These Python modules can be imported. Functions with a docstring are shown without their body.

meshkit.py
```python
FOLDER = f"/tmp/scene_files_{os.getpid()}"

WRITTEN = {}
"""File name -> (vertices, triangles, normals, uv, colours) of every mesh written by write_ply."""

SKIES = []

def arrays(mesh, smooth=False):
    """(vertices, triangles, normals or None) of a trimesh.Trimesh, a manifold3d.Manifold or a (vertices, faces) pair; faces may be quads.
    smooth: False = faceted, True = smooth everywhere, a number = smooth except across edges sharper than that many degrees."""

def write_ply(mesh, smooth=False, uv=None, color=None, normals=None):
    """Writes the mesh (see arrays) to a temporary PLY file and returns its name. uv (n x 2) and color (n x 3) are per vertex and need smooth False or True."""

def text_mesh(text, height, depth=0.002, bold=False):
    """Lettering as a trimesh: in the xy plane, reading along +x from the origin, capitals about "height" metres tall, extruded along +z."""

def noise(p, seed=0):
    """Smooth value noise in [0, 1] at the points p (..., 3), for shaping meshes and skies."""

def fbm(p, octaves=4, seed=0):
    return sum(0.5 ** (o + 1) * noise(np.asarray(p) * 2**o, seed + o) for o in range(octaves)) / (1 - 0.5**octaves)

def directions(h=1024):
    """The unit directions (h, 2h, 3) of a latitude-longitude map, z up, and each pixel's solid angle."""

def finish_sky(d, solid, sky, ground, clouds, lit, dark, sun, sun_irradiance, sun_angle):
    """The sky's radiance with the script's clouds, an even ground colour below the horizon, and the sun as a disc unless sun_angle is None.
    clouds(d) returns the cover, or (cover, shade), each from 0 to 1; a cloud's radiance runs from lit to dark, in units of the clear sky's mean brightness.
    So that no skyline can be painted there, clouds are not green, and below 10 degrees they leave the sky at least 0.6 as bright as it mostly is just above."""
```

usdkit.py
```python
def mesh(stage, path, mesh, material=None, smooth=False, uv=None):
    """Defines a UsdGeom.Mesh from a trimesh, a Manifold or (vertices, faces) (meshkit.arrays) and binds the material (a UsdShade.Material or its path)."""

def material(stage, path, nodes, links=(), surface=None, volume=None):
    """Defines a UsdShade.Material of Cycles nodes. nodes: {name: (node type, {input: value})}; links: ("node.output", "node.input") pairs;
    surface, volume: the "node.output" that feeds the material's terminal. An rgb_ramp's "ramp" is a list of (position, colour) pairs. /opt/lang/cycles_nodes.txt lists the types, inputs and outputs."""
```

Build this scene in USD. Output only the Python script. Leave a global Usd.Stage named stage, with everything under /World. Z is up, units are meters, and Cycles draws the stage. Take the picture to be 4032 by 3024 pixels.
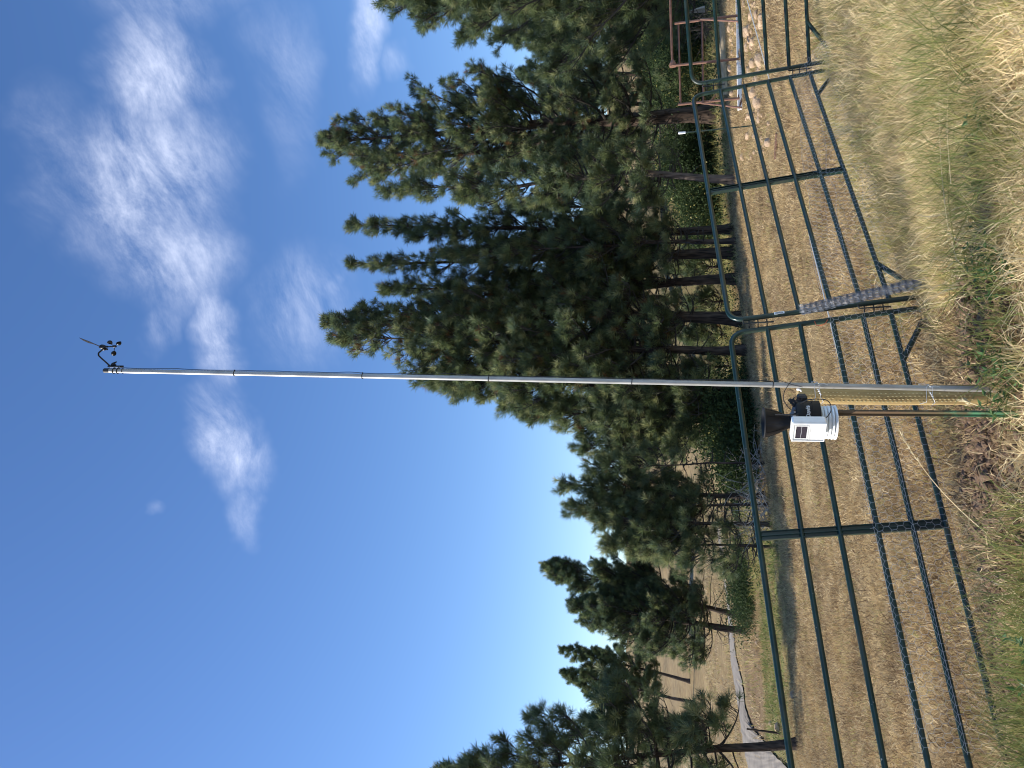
import math, random
import numpy as np, trimesh
from scipy.interpolate import PchipInterpolator
from pxr import Usd, UsdGeom, UsdLux, UsdShade, Gf, Sdf, Vt
import usdkit, meshkit

stage = Usd.Stage.CreateInMemory()
UsdGeom.SetStageUpAxis(stage, "Z"); UsdGeom.SetStageMetersPerUnit(stage, 1.0)
world = UsdGeom.Xform.Define(stage, "/World"); stage.SetDefaultPrim(world.GetPrim())
UsdGeom.Scope.Define(stage, "/World/Looks")
rng = np.random.default_rng(7); random.seed(7)

# ------------------------------------------------------------------ camera (the phone was held sideways: up in the world is left in the picture)
FOC, PITCH, EYE = 3000.0, math.radians(12.0), 1.75
CP, SP = math.cos(PITCH), math.sin(PITCH)
F_, U_, R_ = np.array([0, CP, SP]), np.array([0, -SP, CP]), np.array([1.0, 0, 0])
cam = UsdGeom.Camera.Define(stage, "/World/camera")
cam.CreateHorizontalApertureAttr(36.0); cam.CreateVerticalApertureAttr(27.0)
cam.CreateFocalLengthAttr(36.0 * FOC / 4032.0)
cam.CreateClippingRangeAttr(Gf.Vec2f(0.05, 20000))
cx, cy, cz = -U_, R_, -F_
cam.AddTransformOp().Set(Gf.Matrix4d(*cx, 0, *cy, 0, *cz, 0, 0, 0, EYE, 1))
cam.CreateExposureAttr(0.6)

# ------------------------------------------------------------------ sun and sky
SUN_AZ, SUN_EL = math.radians(-90.0), math.radians(36.0)        # azimuth from +y towards +x
SUN = np.array([math.sin(SUN_AZ) * math.cos(SUN_EL), math.cos(SUN_AZ) * math.cos(SUN_EL), math.sin(SUN_EL)])
sun = UsdLux.DistantLight.Define(stage, "/World/sun")
sun.CreateIntensityAttr(1.25); sun.CreateAngleAttr(0.53); sun.CreateNormalizeAttr(True); sun.CreateColorAttr(Gf.Vec3f(1.0, 0.93, 0.82))
zz = SUN; xx = np.cross([0, 0, 1.0], zz); xx /= np.linalg.norm(xx); yy = np.cross(zz, xx)
sun.AddTransformOp().Set(Gf.Matrix4d(*xx, 0, *yy, 0, *zz, 0, 0, 0, 30, 1))

def ray(u, v):                                                  # upright photo pixel -> direction
    a, b = (u - 1512.0) / FOC, (v - 2016.0) / FOC
    return F_ + a * R_ - b * U_
def azel(X, Y):                                                 # picture position (2212 wide) -> azimuth, elevation
    d = ray(3024 - Y * 1.8228, X * 1.8228); d = d / np.linalg.norm(d)
    return math.atan2(d[0], d[1]), math.asin(d[2])

def sky_material():
    n, l = {}, []
    n["tc"] = ("texture_coordinate", {})
    n["sky"] = ("sky_texture", {"sky_type": "single_scattering", "sun_disc": False, "sun_elevation": SUN_EL, "sun_rotation": math.atan2(SUN[0], SUN[1]), "altitude": 900.0, "air_density": 1.0, "aerosol_density": 0.6, "ozone_density": 2.2})
    n["hs"] = ("hsv", {"hue": 0.507, "saturation": 1.19, "value": 1.0, "fac": 1.0})
    l += [("sky.color", "hs.color")]
    n["sep"] = ("separate_xyz", {}); l += [("tc.generated", "sep.vector")]
    n["az"] = ("math", {"math_type": "arctan2"}); l += [("sep.x", "az.value1"), ("sep.y", "az.value2")]
    n["el"] = ("math", {"math_type": "arcsine"}); l += [("sep.z", "el.value1")]
    n["ae"] = ("combine_xyz", {"z": 0.0}); l += [("az.value", "ae.x"), ("el.value", "ae.y")]
    # warp so that outlines are not ellipses
    n["wn"] = ("noise_texture", {"scale": 7.0, "detail": 4.0, "roughness": 0.6}); l += [("ae.vector", "wn.vector")]
    n["wsub"] = ("vector_math", {"math_type": "subtract", "vector2": (0.5, 0.5, 0.5)}); l += [("wn.color", "wsub.vector1")]
    n["wsc"] = ("vector_math", {"math_type": "scale", "scale": 0.10}); l += [("wsub.vector", "wsc.vector1")]
    n["wae"] = ("vector_math", {"math_type": "add"}); l += [("ae.vector", "wae.vector1"), ("wsc.vector", "wae.vector2")]
    blobs = [((310, 230), (300, 560), 95, 1.0), ((330, 0), (320, 300), 62, .85), ((330, -260), (330, 20), 110, .6), ((270, 420), (430, 660), 80, .8), ((430, 600), (510, 840), 34, .8),
             ((480, 850), (510, 1060), 44, .8), ((515, 1040), (520, 1150), 26, .45), ((120, 200), (110, 480), 45, .3), ((590, 0), (630, 360), 42, .28), ((640, 540), (660, 770), 62, .5), ((715, 580), (705, 660), 16, .5),
             ((820, -60), (800, 175), 27, .7), ((872, 90), (880, 160), 22, .35), ((1262, 850), (1269, 1020), 7, .5), ((335, 640), (340, 760), 28, .4), ((320, 1090), (330, 1120), 12, .2)]
    last = None
    for i, (p, q, w, amp) in enumerate(blobs):
        (a0, e0), (a1, e1) = azel(*p), azel(*q)
        ang = math.atan2(e1 - e0, a1 - a0); L = math.hypot(a1 - a0, e1 - e0)
        wid = w / 1213.0 * 0.85
        n[f"m{i}"] = ("mapping", {"mapping_type": "texture", "location": ((a0 + a1) / 2, (e0 + e1) / 2, 0), "rotation": (0, 0, ang), "scale": (L * 0.78, wid * 1.75, 1.0)})
        src = "ae.vector" if w < 10 else "wae.vector"
        l += [(src, f"m{i}.vector")]
        n[f"d{i}"] = ("vector_math", {"math_type": "length"}); l += [(f"m{i}.vector", f"d{i}.vector1")]
        n[f"r{i}"] = ("map_range", {"range_type": "smoothstep", "from_min": 1.0, "from_max": 0.1, "to_min": 0.0, "to_max": amp, "clamp": True}); l += [(f"d{i}.value", f"r{i}.value")]
        if last is None: last = f"r{i}.result"
        else:
            n[f"x{i}"] = ("math", {"math_type": "maximum"}); l += [(last, f"x{i}.value1"), (f"r{i}.result", f"x{i}.value2")]; last = f"x{i}.value"
    # wispy structure, drawn out along the wind
    (fa, fb), (fc, fd) = azel(330, 60), azel(470, 760); fib = math.atan2(fb - fd, fa - fc)
    n["wn2"] = ("noise_texture", {"scale": 3.0, "detail": 2.0}); l += [("ae.vector", "wn2.vector")]
    n["w2s"] = ("vector_math", {"math_type": "subtract", "vector2": (0.5, 0.5, 0.5)}); l += [("wn2.color", "w2s.vector1")]
    n["w2c"] = ("vector_math", {"math_type": "scale", "scale": 0.12}); l += [("w2s.vector", "w2c.vector1")]
    n["w2a"] = ("vector_math", {"math_type": "add"}); l += [("ae.vector", "w2a.vector1"), ("w2c.vector", "w2a.vector2")]
    n["st"] = ("mapping", {"mapping_type": "texture", "rotation": (0, 0, fib + 0.25), "scale": (1.6, 0.62, 1.0)}); l += [("w2a.vector", "st.vector")]
    n["n1"] = ("noise_texture", {"scale": 10.0, "detail": 10.0, "roughness": 0.68, "distortion": 0.15}); l += [("st.vector", "n1.vector")]
    n["n1r"] = ("map_range", {"range_type": "smoothstep", "from_min": 0.24, "from_max": 0.72, "to_min": 0.0, "to_max": 1.0, "clamp": True}); l += [("n1.fac", "n1r.value")]
    n["n2"] = ("noise_texture", {"scale": 38.0, "detail": 6.0, "roughness": 0.7, "distortion": 0.2}); l += [("st.vector", "n2.vector")]
    n["n2r"] = ("map_range", {"from_min": 0.3, "from_max": 0.7, "to_min": 0.55, "to_max": 1.1, "clamp": True}); l += [("n2.fac", "n2r.value")]
    n["c1"] = ("math", {"math_type": "multiply"}); l += [(last, "c1.value1"), ("n1r.result", "c1.value2")]
    n["c2"] = ("math", {"math_type": "multiply", "use_clamp": True}); l += [("c1.value", "c2.value1"), ("n2r.result", "c2.value2")]
    n["c3"] = ("math", {"math_type": "multiply", "value2": 0.56, "use_clamp": True}); l += [("c2.value", "c3.value1")]
    n["mx"] = ("mix", {"mix_type": "mix", "color2": CLOUD}); l += [("c3.value", "mx.fac"), ("hs.color", "mx.color1")]
    n["bg"] = ("background_shader", {"strength": 0.136}); l += [("mx.color", "bg.color")]
    return usdkit.material(stage, "/World/Looks/sky", n, l, surface="bg.background")
CLOUD = (7.6, 7.9, 9.0)
dome = UsdLux.DomeLight.Define(stage, "/World/sky")
UsdShade.MaterialBindingAPI.Apply(dome.GetPrim()).Bind(sky_material())

# ------------------------------------------------------------------ helpers
used = {}
def numbered(parent, name):
    k = used.get((parent, name), 0); used[(parent, name)] = k + 1
    return name if k == 0 else f"{name}_{k:03d}"
def setdata(prim, **kw):
    for k, v in kw.items():
        if v: prim.SetCustomDataByKey(k, v)
MAT = {}
class Thing:
    def __init__(s, name, label, cat, loc=(0, 0, 0), group=None, kind=None):
        s.path = "/World/" + numbered("/World", name); s.loc = np.asarray(loc, float)
        x = UsdGeom.Xform.Define(stage, s.path); x.AddTranslateOp().Set(Gf.Vec3d(*map(float, s.loc)))
        setdata(x.GetPrim(), label=label, category=cat, group=group, kind=kind)
    def part(s, name, mesh, mat, smooth=False, parent=None, label=None, kind=None):
        base = parent or s.path
        p = base + "/" + numbered(base, name)
        m = build(p, mesh, mat, smooth, s.loc)
        setdata(m.GetPrim(), label=label, kind=kind)
        return p
def build(path, mesh, mat, smooth=False, loc=(0, 0, 0)):
    if isinstance(mesh, MB): mesh = mesh.get()
    if hasattr(mesh, "vertices"): mesh = (np.array(mesh.vertices), np.array(mesh.faces))
    v, f = mesh
    return usdkit.mesh(stage, path, (np.asarray(v, float) - np.asarray(loc), f), MAT[mat], smooth)
def single(name, mesh, mat, label=None, cat=None, group=None, kind=None, smooth=False, loc=None):
    path = "/World/" + numbered("/World", name)
    if isinstance(mesh, MB): mesh = mesh.get()
    if hasattr(mesh, "vertices"): mesh = (np.array(mesh.vertices), np.array(mesh.faces))
    m = build(path, mesh, mat, smooth, loc if loc is not None else (0, 0, 0))
    if loc is not None: m.AddTranslateOp().Set(Gf.Vec3d(*map(float, loc)))
    setdata(m.GetPrim(), label=label, category=cat, group=group, kind=kind)
    return m
def unit(v):
    v = np.asarray(v, float); return v / max(np.linalg.norm(v), 1e-12)
def tube(path, rad, n=8, caps=True, closed=False):
    P = np.asarray(path, float); m = len(P); rad = np.broadcast_to(np.asarray(rad, float), (m,))
    T = np.gradient(P, axis=0) if not closed else np.roll(P, -1, 0) - np.roll(P, 1, 0)
    T /= np.maximum(np.linalg.norm(T, axis=1, keepdims=True), 1e-12)
    a = np.array([0, 0, 1.0]) if abs(T[0][2]) < .9 else np.array([1.0, 0, 0])
    N = np.empty_like(P); nn = unit(np.cross(T[0], a))
    for i in range(m):
        nn = unit(nn - T[i] * (nn @ T[i])); N[i] = nn
    B = np.cross(T, N); ph = np.arange(n) * 2 * math.pi / n
    V = P[:, None] + rad[:, None, None] * (np.cos(ph)[None, :, None] * N[:, None] + np.sin(ph)[None, :, None] * B[:, None])
    V = V.reshape(-1, 3); i = np.arange(m if closed else m - 1)[:, None]; j = np.arange(n)[None]
    i2 = (i + 1) % m; j2 = (j + 1) % n
    q = np.stack([i * n + j, i * n + j2, i2 * n + j2, i2 * n + j], -1).reshape(-1, 4)
    f = np.vstack([q[:, [0, 1, 2]], q[:, [0, 2, 3]]])
    if caps and not closed:
        k = len(V); V = np.vstack([V, P[0], P[-1]])
        jj = np.arange(n); e = (m - 1) * n
        f = np.vstack([f, np.stack([np.full(n, k), (jj + 1) % n, jj], 1), np.stack([np.full(n, k + 1), e + jj, e + (jj + 1) % n], 1)])
    return V, f
def smoothpath(pts, n=24):
    pts = np.asarray(pts, float); t = np.concatenate([[0], np.cumsum(np.linalg.norm(np.diff(pts, axis=0), axis=1))])
    return PchipInterpolator(t, pts)(np.linspace(0, t[-1], n))
def rounded(pts, r, k=6):                                       # polyline with filleted corners
    pts = [np.asarray(p, float) for p in pts]; rs = r if isinstance(r, (list, tuple)) else [r] * len(pts); out = [pts[0]]
    for i in range(1, len(pts) - 1):
        a, b, c = pts[i - 1], pts[i], pts[i + 1]; da, dc = unit(a - b), unit(c - b)
        s, e = b + da * rs[i], b + dc * rs[i]
        for t in np.linspace(0, 1, k): out.append((1 - t) ** 2 * s + 2 * t * (1 - t) * b + t * t * e)
    out.append(pts[-1]); return np.array(out)
class MB:
    def __init__(s): s.v, s.f, s.n = [], [], 0
    def add(s, vf):
        v, f = (np.array(vf.vertices), np.array(vf.faces)) if hasattr(vf, "vertices") else vf
        s.v.append(np.asarray(v, float)); s.f.append(np.asarray(f, int) + s.n); s.n += len(v); return s
    def tube(s, path, rad, n=8, **k): return s.add(tube(path, rad, n, **k))
    def box(s, c, ex, M=None, bevel=0.0):
        ex = np.asarray(ex, float)
        if bevel > 0:
            h = ex / 2; pts = []
            for sx in (-1, 1):
                for sy in (-1, 1):
                    for sz in (-1, 1):
                        sg = np.array([sx, sy, sz])
                        for ax in range(3):
                            p = h - bevel; p = p.copy(); p[ax] = h[ax]; pts.append(sg * p)
            m = trimesh.convex.convex_hull(np.array(pts)); v, f = np.array(m.vertices), np.array(m.faces)
        else:
            m = trimesh.creation.box(ex); v, f = np.array(m.vertices), np.array(m.faces)
        if M is not None: v = v @ np.asarray(M).T
        return s.add((v + np.asarray(c), f))
    def get(s): return np.vstack(s.v), np.vstack(s.f)
def rotz(a): return np.array([[math.cos(a), -math.sin(a), 0], [math.sin(a), math.cos(a), 0], [0, 0, 1]])
def frame(z):                                                   # matrix whose third column is z
    z = unit(z); a = np.array([0, 0, 1.0]) if abs(z[2]) < .9 else np.array([1.0, 0, 0]); x = unit(np.cross(a, z)); return np.stack([x, np.cross(z, x), z], 1)
def revolve(profile, c=(0, 0, 0), n=40):                        # profile: (r, z)
    p = np.asarray(profile, float); m = len(p); ph = np.arange(n) * 2 * math.pi / n
    V = np.stack([p[:, None, 0] * np.cos(ph), p[:, None, 0] * np.sin(ph), np.repeat(p[:, 1:2], n, 1)], -1).reshape(-1, 3) + np.asarray(c)
    i = np.arange(m - 1)[:, None]; j = np.arange(n)[None]; j2 = (j + 1) % n
    q = np.stack([i * n + j, i * n + j2, (i + 1) * n + j2, (i + 1) * n + j], -1).reshape(-1, 4)
    return V, np.vstack([q[:, [0, 1, 2]], q[:, [0, 2, 3]]])
def at(u, v, y):                                                # the point at forward distance y seen in upright photo pixel (u, v)
    d = ray(u, v); return np.array([0, 0, EYE]) + d * (y / d[1])
def im(x, y, D): return at(3024 - y, x, D)                      # the same from a position in the photo as it lies

def mat(name, nodes, links, surface="p.BSDF", **k):
    MAT[name] = usdkit.material(stage, "/World/Looks/" + name, nodes, links, surface=surface, **k)
def plain(name, col, rough=0.5, metallic=0.0, var=0.25, scale=20.0, bump=0.0, bscale=60.0, spec=0.5, stretch=(1, 1, 1)):
    c = np.array(col); lo, hi = np.clip(c * (1 - var), 0, 1), np.clip(c * (1 + var), 0, 1)
    n = {"g": ("geometry", {}), "mp": ("mapping", {"scale": stretch}), "n": ("noise_texture", {"scale": scale, "detail": 5.0, "roughness": 0.6}),
         "r": ("rgb_ramp", {"ramp": [(0.3, tuple(lo)), (0.7, tuple(hi))]}), "p": ("principled_bsdf", {"roughness": rough, "metallic": metallic, "specular_ior_level": spec})}
    l = [("g.position", "mp.vector"), ("mp.vector", "n.vector"), ("n.fac", "r.fac"), ("r.color", "p.base_color")]
    if bump:
        n["bn"] = ("noise_texture", {"scale": bscale, "detail": 4.0}); n["b"] = ("bump", {"strength": bump, "distance": 0.01})
        l += [("mp.vector", "bn.vector"), ("bn.fac", "b.height"), ("b.normal", "p.normal")]
    mat(name, n, l)
def leafy(name, col, trans=0.4, var=0.35, rough=0.5, scale=3.0, spec=0.4):
    c = np.array(col)
    mat(name, {"g": ("geometry", {}), "n": ("noise_texture", {"scale": scale, "detail": 3.0}), "oi": ("object_info", {}), "ad": ("math", {"math_type": "multiply_add", "value2": 0.5, "value3": -0.25}), "ad2": ("math", {"math_type": "add"}),
               "r": ("rgb_ramp", {"ramp": [(0.2, tuple(c * (1 - var))), (0.8, tuple(c * (1 + var)))]}),
               "p": ("principled_bsdf", {"roughness": rough, "specular_ior_level": spec}), "t": ("translucent_bsdf", {}), "x": ("mix_closure", {"fac": trans})},
        [("g.position", "n.vector"), ("oi.random", "ad.value1"), ("ad.value", "ad2.value1"), ("n.fac", "ad2.value2"), ("ad2.value", "r.fac"), ("r.color", "p.base_color"), ("r.color", "t.color"), ("p.BSDF", "x.closure1"), ("t.BSDF", "x.closure2")], surface="x.closure")
def bark(name, lo, hi):
    mat(name, {"g": ("geometry", {}), "mp": ("mapping", {"scale": (1, 1, 0.16)}), "v": ("voronoi_texture", {"scale": 16.0, "feature": "f1"}), "n": ("noise_texture", {"scale": 22.0, "detail": 6.0, "roughness": 0.65}),
               "m": ("math", {"math_type": "multiply"}), "r": ("rgb_ramp", {"ramp": [(0.05, lo), (0.45, hi)]}), "b": ("bump", {"strength": 0.9, "distance": 0.04}), "p": ("principled_bsdf", {"roughness": 0.9, "specular_ior_level": 0.2})},
        [("g.position", "mp.vector"), ("mp.vector", "v.vector"), ("mp.vector", "n.vector"), ("v.distance", "m.value1"), ("n.fac", "m.value2"), ("m.value", "r.fac"), ("r.color", "p.base_color"), ("m.value", "b.height"), ("b.normal", "p.normal")])

leafy("needles_dark", (0.082, 0.118, 0.056)); leafy("needles_mid", (0.155, 0.195, 0.084)); leafy("needles_light", (0.29, 0.31, 0.145)); leafy("needles_brown", (0.19, 0.105, 0.045))
leafy("needles_blue", (0.105, 0.150, 0.092))
leafy("shrub_leaf", (0.062, 0.094, 0.034), trans=0.35, spec=.15, rough=.7); leafy("shrub_leaf_dark", (0.04, 0.066, 0.028), trans=0.3, spec=.15, rough=.7); leafy("shrub_leaf_yellow", (0.30, 0.27, 0.08), trans=0.35)
leafy("straw", (0.62, 0.495, 0.275), trans=0.25, var=0.3, scale=1.5); leafy("straw_pale", (0.80, 0.69, 0.44), trans=0.25, var=0.25, scale=1.5); leafy("pasture_straw", (0.46, 0.335, 0.172), trans=0.25, var=0.35, scale=.9); leafy("pasture_pale", (0.63, 0.50, 0.30), trans=0.25, var=0.3, scale=.9); leafy("pasture_brown", (0.19, 0.125, 0.07), trans=0.2, var=0.35, scale=.9); leafy("straw_brown", (0.27, 0.175, 0.085), trans=0.2, scale=1.5)
leafy("grass_green", (0.18, 0.215, 0.065), trans=0.35, scale=2.0); leafy("grass_yellow", (0.36, 0.34, 0.12), trans=0.35, scale=2.0); leafy("weed_leaf", (0.075, 0.15, 0.045), trans=0.3, scale=5.0)
bark("bark", (0.014, 0.011, 0.010), (0.085, 0.060, 0.046)); bark("bark_grey", (0.03, 0.025, 0.022), (0.15, 0.12, 0.1))
plain("twig", (0.030, 0.025, 0.021), 0.85, bump=0.2); plain("dead_twig", (0.30, 0.27, 0.24), 0.85)
mat("gate_green", {"g": ("geometry", {}), "n": ("noise_texture", {"scale": 9.0, "detail": 5.0}), "r": ("rgb_ramp", {"ramp": [(0.3, (0.0045, 0.018, 0.013)), (0.7, (0.009, 0.032, 0.023))]}),
        "c": ("noise_texture", {"scale": 46.0, "detail": 3.0, "roughness": 0.6}), "cr": ("rgb_ramp", {"ramp": [(0.715, (0, 0, 0)), (0.735, (1, 1, 1))]}), "x": ("mix", {"color2": (0.30, 0.29, 0.26)}),
        "d": ("noise_texture", {"scale": 3.1, "detail": 6.0, "roughness": 0.7}), "dr": ("rgb_ramp", {"ramp": [(0.52, (0, 0, 0)), (0.75, (0.30, 0.30, 0.30))]}), "x2": ("mix", {"color2": (0.11, 0.085, 0.055)}), "rr": ("map_range", {"from_min": 0.3, "from_max": 0.7, "to_min": 0.26, "to_max": 0.48}), "p": ("principled_bsdf", {"specular_ior_level": 0.55})},
        [("g.position", "n.vector"), ("g.position", "c.vector"), ("g.position", "d.vector"), ("n.fac", "r.fac"), ("c.fac", "cr.fac"), ("d.fac", "dr.fac"), ("dr.color", "x2.fac"), ("r.color", "x2.color1"), ("cr.color", "x.fac"), ("x2.color", "x.color1"), ("x.color", "p.base_color"), ("d.fac", "rr.value"), ("rr.result", "p.roughness")])
plain("gate_hardware", (0.02, 0.022, 0.02), 0.55)
plain("galvanised", (0.36, 0.35, 0.33), 0.5, metallic=0.55, var=0.22, scale=30.0, bump=0.05, bscale=200.0, stretch=(1, 1, 0.25))
plain("wire", (0.62, 0.63, 0.64), 0.4, metallic=0.7, var=0.25)
plain("wire_roll", (0.22, 0.23, 0.25), 0.45, metallic=0.6, var=0.25)
plain("black_plastic", (0.007, 0.007, 0.0085), 0.42, var=0.2, spec=0.28); plain("black_matt", (0.018, 0.018, 0.02), 0.6, var=0.2)
plain("vane_black", (0.012, 0.012, 0.015), 0.85, var=.1, spec=.15); plain("cone_grey", (0.16, 0.17, 0.18), 0.5, var=0.1)
plain("white_plastic", (0.78, 0.775, 0.755), 0.42, var=0.06, scale=28.0); plain("white_text", (0.72, 0.72, 0.72), 0.5, var=0.02); plain("tag_white", (0.82, 0.83, 0.84), 0.5, var=0.04)
plain("solar_cell", (0.035, 0.03, 0.045), 0.18, var=0.15); plain("solar_line", (0.45, 0.45, 0.48), 0.4, var=0.05)
plain("rust_pipe", (0.185, 0.095, 0.066), 0.75, var=0.3, scale=14.0, bump=0.1)
plain("rope_white", (0.72, 0.70, 0.66), 0.7, var=0.1); plain("orange_twine", (0.65, 0.10, 0.03), 0.6)
plain("old_wood", (0.42, 0.33, 0.21), 0.85, var=0.3, scale=12.0, bump=0.3, bscale=30.0, stretch=(0.3, 2, 2)); plain("brown_board", (0.16, 0.085, 0.055), 0.8)
plain("rock", (0.40, 0.285, 0.185), 0.9, var=0.35, scale=7.0, bump=0.3, bscale=40.0)
plain("clod", (0.135, 0.085, 0.052), 0.95, var=0.35, scale=25.0, bump=0.3, bscale=80.0)
plain("gravel", (0.20, 0.175, 0.145), 0.95, var=0.25, scale=1.2, bump=0.3, bscale=25.0)
# lumber: yellowish treated timber with grain along its length
mat("timber", {"g": ("geometry", {}), "mp": ("mapping", {"scale": (1, 1, 0.05)}), "n": ("noise_texture", {"scale": 70.0, "detail": 6.0, "roughness": 0.65, "distortion": 0.4}), "n2": ("noise_texture", {"scale": 3.0, "detail": 3.0}), "m": ("math", {"math_type": "multiply_add", "value2": 0.55}), "h": ("math", {"math_type": "multiply", "value2": 0.45}),
               "r": ("rgb_ramp", {"ramp": [(0.28, (0.13, 0.080, 0.028)), (0.5, (0.38, 0.265, 0.105)), (0.75, (0.54, 0.41, 0.19))]}), "b": ("bump", {"strength": 0.4, "distance": 0.004}), "p": ("principled_bsdf", {"roughness": 0.8})},
    [("g.position", "mp.vector"), ("mp.vector", "n.vector"), ("g.position", "n2.vector"), ("n2.fac", "h.value1"), ("n.fac", "m.value1"), ("h.value", "m.value3"), ("m.value", "r.fac"), ("r.color", "p.base_color"), ("n.fac", "b.height"), ("b.normal", "p.normal")])
plain("incision", (0.55, 0.45, 0.23), 0.85)
# steel post: brown rust above, remains of green paint lower down
mat("t_post", {"g": ("geometry", {}), "s": ("separate_xyz", {}), "n": ("noise_texture", {"scale": 11.0, "detail": 5.0, "roughness": 0.7}), "mr": ("map_range", {"from_min": 0.62, "from_max": 0.0, "to_min": -0.30, "to_max": 0.36}), "a": ("math", {"math_type": "add"}),
               "r": ("rgb_ramp", {"ramp": [(0.3, (0.095, 0.058, 0.03)), (0.5, (0.085, 0.07, 0.033)), (0.62, (0.06, 0.17, 0.085)), (0.95, (0.07, 0.20, 0.10)), (1.0, (0.22, 0.10, 0.055))]}), "p": ("principled_bsdf", {"roughness": 0.55})},
    [("g.position", "s.vector"), ("g.position", "n.vector"), ("s.z", "mr.value"), ("mr.result", "a.value1"), ("n.fac", "a.value2"), ("a.value", "r.fac"), ("r.color", "p.base_color")])
# beam with peeling white paint over brown
mat("peeling_paint", {"g": ("geometry", {}), "mp": ("mapping", {"scale": (0.35, 1, 1.6)}), "s": ("separate_xyz", {}), "mr": ("map_range", {"from_min": 4.2, "from_max": 6.6, "to_min": -0.26, "to_max": 0.05}), "n": ("noise_texture", {"scale": 16.0, "detail": 7.0, "roughness": 0.7}), "a": ("math", {"math_type": "add"}),
               "r": ("rgb_ramp", {"ramp": [(0.44, (0.12, 0.055, 0.035)), (0.47, (0.78, 0.76, 0.72))]}), "p": ("principled_bsdf", {"roughness": 0.7})},
    [("g.position", "mp.vector"), ("g.position", "s.vector"), ("s.x", "mr.value"), ("mp.vector", "n.vector"), ("mr.result", "a.value1"), ("n.fac", "a.value2"), ("a.value", "r.fac"), ("r.color", "p.base_color")])

# ------------------------------------------------------------------ terrain
_prof = PchipInterpolator([-4000, -20, 0, 2.0, 4.4, 5.3, 6.9, 9, 26, 60, 5000], [-1.4, -1.45, -1.56, -1.62, -1.745, -1.85, -2.08, -2.08, -2.12, -2.4, -2.4])
def sstep(x, a, b): t = np.clip((x - a) / (b - a), 0, 1); return t * t * (3 - 2 * t)
def g0(x, y):                                                   # height of the ground (world z)
    x, y = np.asarray(x, float), np.asarray(y, float)
    z = _prof(y) + 0.09 * 14 * np.tanh(x / 14)
    s = sstep(x / np.maximum(y, 1.0), -0.12, 0.22)
    start = 62 * (1 - s) + 28 * s
    t = np.clip(y - start, 0, 240.0); z = z + 0.045 * t + 2.0e-4 * t * t
    z = z + 1.5 * s * sstep(y, 27, 42)
    return z + EYE
def mound(x, y):                                                # dug-up soil at the post's foot
    return 0.06 * np.exp(-(((x - .36) / .36) ** 2 + ((y - 5.1) / .25) ** 2)) + 0.05 * np.exp(-(((x + .60) / .45) ** 2 + ((y - 5.1) / .35) ** 2)) - 0.18 * np.exp(-(((x - .15) / .13) ** 2 + ((y - 4.93) / .05) ** 2)) - 0.17 * np.exp(-(((x - .52) / .18) ** 2 + ((y - 5.16) / .055) ** 2)) - 0.13 * np.exp(-(((x - .66) / .22) ** 2 + ((y - 4.62) / .05) ** 2))
def soil_mask(x, y):
    m = 1.4 * np.exp(-(((x - .42) / .42) ** 2 + ((y - 5.0) / .46) ** 2)) + 1.4 * np.exp(-(((x + .55) / .60) ** 2 + ((y - 5.35) / .68) ** 2)) + 1.05 * np.exp(-(((x + 1.6) / .95) ** 2 + ((y - 5.15) / .40) ** 2))
    return np.clip(m, 0, 1)
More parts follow.
